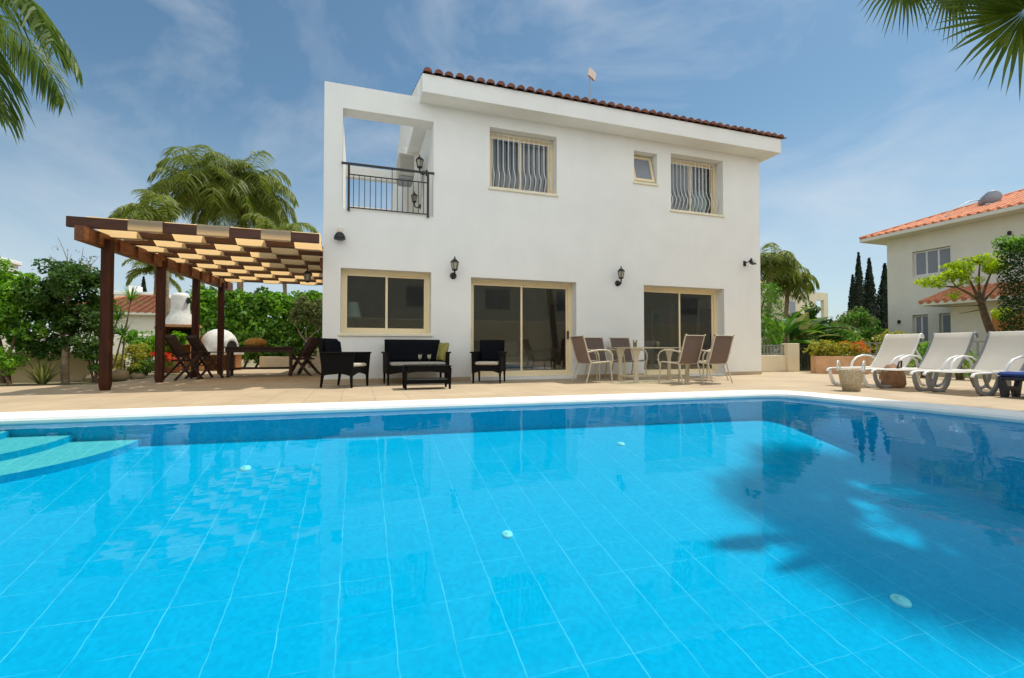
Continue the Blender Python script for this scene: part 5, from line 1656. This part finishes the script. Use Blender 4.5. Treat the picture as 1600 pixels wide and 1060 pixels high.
feather_palm('palm_shrub', (19.9, 4.6, .7), (19.9, 4.6, 0), 22, 1.1, 1.6, .5, 'low feathery palm among the bushes left of the cypresses', lw=.05, seg=16, r0=.1, elr=(.2, 1.35))
feather_palm('palm_shrub', (24.6, 7.4, 1.3), (24.6, 7.4, 0), 20, 1.5, 1.8, .5, 'taller feathery palm between the beige house and the cypresses', lw=.06, seg=16, r0=.1, elr=(.0, 1.3))

# low boundary walls, pillar, railings and planter
b = MB(); b.bbox(11.9, 13.05, .98, 1.16, 0, .50, .01); tag(b.build('low_wall', M['plaster2']), 'short low cream wall between the villa corner and the wall pillar', 'wall')
b = MB(); b.bbox(13.052, 13.50, .90, 1.16, 0, .86, .01); tag(b.build('wall_pillar', M['plaster2']), 'cream wall pillar left of the dark gate gap', 'pillar')
gt_ = empty('metal_gate', (13.75, .95, 0), 0, 'narrow dark metal gate between pillar and planter', 'gate')
b = MB()
for i in range(5): b.bar((-.2 + .1 * i, 0, .05), (-.2 + .1 * i, 0, .82), .025)
b.build('bar', M['black'], gt_)
b = MB(); b.bar((-.23, 0, .06), (.23, 0, .06), .03); b.bar((-.23, 0, .8), (.23, 0, .8), .03); b.build('gate_frame', M['black'], gt_)
def railing(pts, z0, z1, label, n):
    r = empty('railing', (0, 0, 0), 0, label, 'railing')
    a, c = Vector(pts[0]), Vector(pts[1])
    b = MB()
    for z in (z0 + .04, z1): b.bar((a.x, a.y, z), (c.x, c.y, z), .035, .03)
    b.build('rail', M['steel'], r)
    b = MB()
    for i in range(n + 1):
        p = a.lerp(c, i / n)
        b.bar((p.x, p.y, z0), (p.x, p.y, z1), .03 if i % 6 else .05)
    b.build('baluster', M['steel'], r)
railing(((11.9, 1.07), (13.05, 1.07)), .50, .80, 'short dark metal railing on the low wall by the villa', 9)
b = MB(); b.bbox(14.45, 14.62, -12.5, .0, -.03, .50, .01); tag(b.build('low_wall', M['plaster2']), 'long low cream wall running behind the loungers', 'wall')
railing(((14.53, -12.4), (14.53, -.1)), .50, .86, 'long metal railing on top of the wall behind the loungers', 66)
pl = empty('planter', (13.55, -.28, 0), R(-40), 'peach coloured stone planter with yellow leaves and coral flowers', 'planter')
b = MB()
b.box(-.62, .62, -.3, -.22, 0, .49); b.box(-.62, .62, .22, .3, 0, .49); b.box(-.62, -.54, -.219, .219, 0, .49); b.box(.54, .62, -.219, .219, 0, .49)
b.build('box', M['planter'], pl)
b = MB(); b.box(-.539, .539, -.219, .219, .3, .44); b.build('earth', M['soil'], pl)
crown('foliage', [(-.35, 0, .68, .38, .28, .24), (.2, 0, .65, .4, .28, .2)], 1500, .09, M['leaf_yellow'], pl, clumps=40, cr=.14)
crown('flower', [(.28, 0, .80, .36, .22, .12), (.5, -.1, .72, .2, .2, .12)], 430, .06, M['flower2'], pl, clumps=26, cr=.1)
for (x, y, sc_, lb) in ((13.55, -2.35, 1.0, 'small bright bush behind the gap between the first two loungers'), (13.4, -3.15, 1.1, 'small bright bush behind the gap between the two grey loungers'), (13.6, -1.6, .8, 'small dark leaved bush behind the white lounger back')):
    bushy('bush', (x, y, 0), [(0, 0, .38 * sc_, .32 * sc_, .3, .34 * sc_), (.1, 0, .62 * sc_, .2, .2, .2)], 1100, .075, 'leaf_bright' if 'bright' in lb else 'leaf_dark', lb, 'bush', 'small bushes behind the loungers', clumps=24, cr=.14)

# neighbouring two storey house
rh = empty('neighbour_house', (24.5, 0, 0), 0, 'two storey cream house with an orange tiled roof and porch', 'house')
b = MB()
b.M = Matrix.Translation((0, 0, 0)) @ Matrix.Rotation(R(-90), 4, 'Z')      # facade built along local x, turned to look left
holes = [(-4.40, -2.95, 3.95, 5.08), (-4.44, -3.82, .75, 2.22), (-3.42, -2.55, .75, 2.22)]
holed_wall(b, -5.45, 8.0, -.1, 5.84, holes, 0.0, .3)
b.build('wall', M['plaster3'], rh)
b = MB(); b.box(.302, 9.0, 5.15, 5.45, -.1, 5.84); b.box(.302, 9.0, -8, -7.7, -.1, 5.84); b.box(8.7, 9.0, -7.698, 5.148, -.1, 5.84); b.build('rear_wall', M['plaster3'], rh)
b = MB(); b.bbox(-.75, 9.6, -8.7, 6.2, 5.842, 6.0, .02); b.build('eave', M['plaster3'], rh)
b = MB(); hip_roof(b, 0, 9, -8, 5.45, 6.01, .36, .74, sp=.3, rad=.075); b.build('roof', M['roof2'], rh)
for y0, y1, z0, z1, sash in ((2.97, 4.38, 3.97, 5.06, 3), (3.84, 4.42, .77, 2.2, 2), (2.57, 3.40, .77, 2.2, 2)):
    b = MB()
    b.box(.12, .18, y0, y1, z0, z0 + .06); b.box(.12, .18, y0, y1, z1 - .06, z1); 
    for q in range(sash + 1):
        yy = y0 + (y1 - y0 - .06) * q / sash
        b.box(.121, .179, yy, yy + .06, z0 + .06, z1 - .06)
    w_ = b.build('window', M['whiteplastic'], rh)
    b = MB(); b.add([(.15, y0, z0), (.15, y1, z0), (.15, y1, z1), (.15, y0, z1)], [(0, 1, 2, 3)]); b.build('pane', M['bluegrey'], w_)
b = MB(); b.box(-1.3, -.002, .1, 2.3, -.1, 2.55); b.build('porch', M['plaster3'], rh)
b = MB()
b.add([(-2.1, -.6, 2.56), (-2.1, 2.9, 2.56), (.0, 2.9, 3.2), (.0, -.6, 3.2), (-2.1, -.6, 2.44), (-2.1, 2.9, 2.44), (.0, 2.9, 2.44), (.0, -.6, 2.44)], [(0, 1, 2, 3), (4, 5, 1, 0), (5, 6, 2, 1), (7, 4, 0, 3), (4, 7, 6, 5)])
b.build('porch_eave', M['plaster3'], rh)
b = MB()
for q in range(13):
    y = -.55 + 3.4 * q / 12
    b.tube([(-2.14, y, 2.58), (-.02, y, 3.235)], .085, 8)
b.build('porch_roof', M['roof2'], rh)
b = MB(); b.bbox(-1.36, -1.303, .15, 1.0, -.05, 2.05, .01); b.build('door', M['orange'], rh)
for y, z in ((4.95, 1.95), (1.05, 5.15)):
    l = empty('wall_light', (24.5, y, z), 0, 'small dark wall light on the cream neighbouring house, ' + ('beside a ground floor window' if z < 3 else 'high under the eave'), 'wall light', 'wall lights on the neighbouring house')
    b = MB(); b.bbox(-.10, 0, -.05, .05, -.08, .08, .02); b.build('lamp_body', M['black'], l)
tk = empty('water_heater', (26.0, 2.35, 6.72), R(40), 'grey round water tank on a white stand on the orange roof', 'water tank')
b = MB(); b.M = Matrix.Rotation(R(90), 4, 'Y'); b.lathe([(.02, -.45), (.24, -.44), (.28, -.38), (.28, .38), (.24, .44), (.02, .45)], 24, (-.30, 0, 0)); b.build('tank', M['tank'], tk)
b = MB(); b.bbox(-.40, .40, -.24, .24, -.1, .06, .02); b.build('stand', M['whiteplastic'], tk)
b = MB(); b.tube([(-.1, .28, .3), (-.3, .7, .25), (-.5, 1.3, -.1), (-.7, 1.6, -.4)], .018, 6); b.build('pipe', M['steel'], tk)

# tree with a leaning trunk and flat lime crown, and the tall clipped hedge beside it
lt = tree_root('flat_topped_tree', (18.85, -1.1, 0), 'leaning tree with a flat lime green crown before the cream house', 'tree')
mb = MB()
fork = (-.32, .1, 2.05)
limb(mb, (0, 0, 0), (.05, .03, 1.1), .12, .10, .04); limb(mb, (.05, .03, 1.08), fork, .105, .085, .06)
ends = [((-1.1, .3, 2.55), .06), ((-1.75, .5, 2.6), .035), ((-.75, .2, 2.9), .05), ((-.35, .1, 3.25), .05), ((.05, 0, 3.1), .05), ((.35, -.1, 2.75), .04)]
for e, r_ in ends: limb(mb, fork if e[0] > -1.5 else (-1.1, .3, 2.55), e, r_, r_ * .35, .1)
for e, r_ in ends:
    for q in range(3): limb(mb, e, (e[0] + rnd.uniform(-.5, .4), e[1] + rnd.uniform(-.3, .3), e[2] + rnd.uniform(.0, .3)), r_ * .35, .006, .1)
limb(mb, (-.2, .1, 1.9), (-1.0, .3, 1.75), .02, .006)
limb(mb, (-.25, .1, 2.0), (-1.5, .3, 1.95), .02, .006)
mb.build('trunk', M['bark'], lt)
crown('crown', [(-1.75, .5, 2.68, .5, .4, .16), (-1.1, .3, 2.9, .5, .4, .24), (-.95, .3, 3.2, .4, .4, .16), (-.3, .1, 3.35, .5, .4, .2), (.15, 0, 3.2, .4, .35, .25), (-.6, .2, 2.75, .3, .3, .1), (.3, -.1, 1.75, .25, .2, .18), (-1.1, .3, 2.3, .3, .2, .06)], 4200, .085, M['leaf_lime'], lt, clumps=120, cr=.16, hollow=.3)
th = empty('tall_hedge', (17.4, -2.3, 0), 0, 'tall dark clipped hedge at the right edge of the picture', 'hedge')
box_leaves('foliage', .05, 1.6, -4.5, .42, .0, 3.6, 42000, .07, M['leaf_hedge'], th, depth=.2, lump=.025)
box_leaves('top_leaves', .0, 1.6, -4.5, .46, 3.3, 3.75, 6000, .08, M['leaf_bright'], th, depth=.25, lump=.1)
mb = MB()
for i in range(9): limb(mb, (.8, -4.2 + .5 * i, 0), (.8 + rnd.uniform(-.2, .2), -4.2 + .5 * i, 3.3), .06, .02)
mb.build('stem', M['bark'], th)

# far cypresses and the distant beige house
for (x, y, h, w, lb) in ((43.1, 20.3, 8.0, 1.2, 'dark cypress with a blunt top, left in the far row'), (43.6, 20.1, 10.0, 1.3, 'tallest dark cypress of the far row, with a thin tip'), (44.5, 19.8, 9.5, 1.5, 'dark cypress in the far row just right of the tallest'), (45.9, 19.4, 9.0, 1.7, 'dark cypress standing apart, next to the neighbouring house')):
    cypress((x, y, -.6), h, w, lb, 'far row of cypresses', x)
fh = empty('beige_house', (34.0, 17.1, 0), R(8), 'distant beige house with an arched roof terrace opening behind the palms', 'house')
b = MB()
holed_wall(b, -3.2, 2.3, -.1, 5.15, [(.75, 1.75, 3.2, 4.55)], 0, .25)
b.box(-3.2, 2.3, 6.0, 6.25, -.1, 3.2)
b.box(-3.2, -2.95, .252, 5.998, -.1, 5.15)
b.box(2.05, 2.3, .252, 5.998, -.1, 3.0)
b.build('wall', M['plaster2'], fh)
b = MB(); b.box(-3.0, .2, 2.4, 5.9, 3.2, 5.9); b.build('upper_wall', M['plaster2'], fh)
b = MB(); hip_roof(b, -3.0, .6, 2.4, 5.9, 5.9, .3, .4, tiles=False); b.build('roof', M['roof2'], fh)
b = MB(); b.bbox(-2.6, -1.9, -.03, .02, 3.3, 4.3, .01); b.build('window', M['bluegrey'], fh)
cypress((41.5, 25.5, 0), 6.8, 1.5, 'small cypress seen through the opening of the beige house')
for i, (x, y, s_, lb) in enumerate(((31, 25, 3.2, 'far round tree behind the beige house'), (38, 16, 3.0, 'far dark tree beside the neighbouring house'), (-16, 30, 3.0, 'far tree left of the distant white house'), (-9, 32, 3.4, 'far tree behind the hedge and chimney'), (-24, 26, 3.2, 'far tree behind the bright garden tree'))):
    bushy('far_tree', (x, y, 0), [(0, 0, s_ * .55, s_ * .8, s_ * .6, s_ * .45), (s_ * .6, 0, s_ * .4, s_ * .6, s_ * .5, s_ * .4), (-s_ * .7, 0, s_ * .4, s_ * .6, s_ * .5, s_ * .35)], 1600, .38, 'leaf_dark', lb, 'tree', 'far trees', clumps=50, cr=.6)

# ================================================================== PALMS OVER THE POOL
lp = tree_root('feather_palm', (-5.4, -2.7, 0), 'near feather palm whose fronds hang into the top left of the picture', 'palm tree')
hub = np.array([.98, -.6, 4.55])
for az, el, L, dr_ in ((-.55, .35, 2.6, 2.3), (-.15, .5, 2.5, 2.5), (.25, .6, 2.3, 2.5), (-1.0, .3, 2.2, 2.6), (-.20, .15, 2.5, 3.3), (-.42, .0, 2.2, 2.9), (-.05, -.1, 2.0, 2.4), (-.65, .25, 2.4, 3.0), (1.0, .6, 2.4, 2.3), (2.0, .5, 2.6, 2.2), (2.9, .5, 2.6, 2.2), (3.7, .6, 2.6, 2.2), (4.5, .4, 2.5, 2.3), (1.5, .9, 2.3, 2.0), (3.3, 1.0, 2.2, 2.0)):
    W = feather_frond([], hub, az, el, L, dr_, .62, 46, .03, 1.2)
    np_mesh('frond', np.array(W), M['leaf_palm2'], lp)
trunk_mesh(lp, (0, 0, 0), tuple(hub), .17, .12, M['bark2'])

def fan_palm(loc, hub, fans, label, r0):
    r = tree_root('fan_palm', loc, label, 'palm tree', 'fan palms beside the pool')
    for hubp, ax, fc_, Rr in fans:
        V = fan_frond([], hubp, ax, fc_, Rr)
        np_mesh('frond', np.array(V), M['leaf_fan'], r)
        mb = MB(); mb.tube([tuple(np.array(hub)), tuple((np.array(hub) + np.array(hubp)) / 2 + np.array([0, 0, .12])), tuple(hubp)], [.03, .022, .014], 6)
        mb.build('petiole', M['leaf_olive'], r)
    trunk_mesh(r, (0, 0, 0), hub, r0, r0 * .8, M['bark2'])
    return r
RT, UP, FW = np.array([.9494, -.3140, 0]), np.array([-.007, -.021, .9998]), np.array([.3139, .9492, .022])
loc = np.array([8.9, -8.0, 0])
hubA = np.array([-.75, .35, 4.95])
fans = [((6.95 - loc[0], -7.15 - loc[1], 4.05), -RT * .80 - UP * .62, -FW + UP * .2, .90),
        ((6.62 - loc[0], -6.75 - loc[1], 4.72), -RT * .35 - UP * .95, -FW * .8 + RT * .3, .74),
        ((6.30 - loc[0], -6.50 - loc[1], 4.78), -RT * .75 - UP * .70, -FW + RT * .2, .66)]
for i in range(11):
    a = 2.399 * i; e = rng.uniform(-.4, .9)
    d = np.array([math.cos(a) * math.cos(e), math.sin(a) * math.cos(e), math.sin(e)])
    h_ = hubA + d * 1.0
    if h_[0] + loc[0] < 8.6 and h_[2] < 5.6: continue
    fans.append((tuple(h_), d + np.array([0, 0, -.35]), np.array([0, 0, 1.0]) + d * .2, 1.0))
fan_palm(tuple(loc), tuple(hubA), fans, 'fan palm whose broad leaves hang into the top right of the picture', .15)
loc = np.array([9.95, -6.6, 0])
hubB = np.array([-.25, .45, 8.7])
fans = []
for i in range(19):
    a = 2.399 * i; e = -.9 + 2.2 * i / 18
    d = np.array([math.cos(a) * math.cos(e), math.sin(a) * math.cos(e), math.sin(e)])
    fans.append((tuple(hubB + d * .95), d + np.array([0, 0, -.35]), np.array([0, 0, 1.0]) + d * .2, 1.0))
fan_palm(tuple(loc), tuple(hubB), fans, 'tall fan palm outside the picture that shades the right of the pool', .17)
# what the glass and water mirror: the garden behind the camera
b = MB(); b.bbox(-14, 40, -15.2, -15.0, -.05, 2.3, .02); tag(b.build('garden_wall', M['plaster2']), 'long cream garden wall behind the photographer', 'wall')
hr = empty('rear_house', (8, -22, 0), 0, 'long cream house behind the photographer, mirrored in the glass doors', 'house')
b = MB(); b.box(-24, 28, -6, 0, -.1, 5.8); b.build('wall', M['plaster3'], hr)
b = MB(); b.prism([(-6.5, 5.802), (.5, 5.802), (.5, 6.0), (-3, 7.2), (-6.5, 6.0)], -24.5, 28.5, 'x'); b.build('roof', M['roof2'], hr)
for k in range(9):
    x = -21 + 5.6 * k
    for z0, z1 in ((.9, 2.3), (3.6, 5.0)):
        b = MB(); b.bbox(x, x + 1.8, .002, .06, z0, z1, .01); b.build('window', M['bluegrey'], hr)
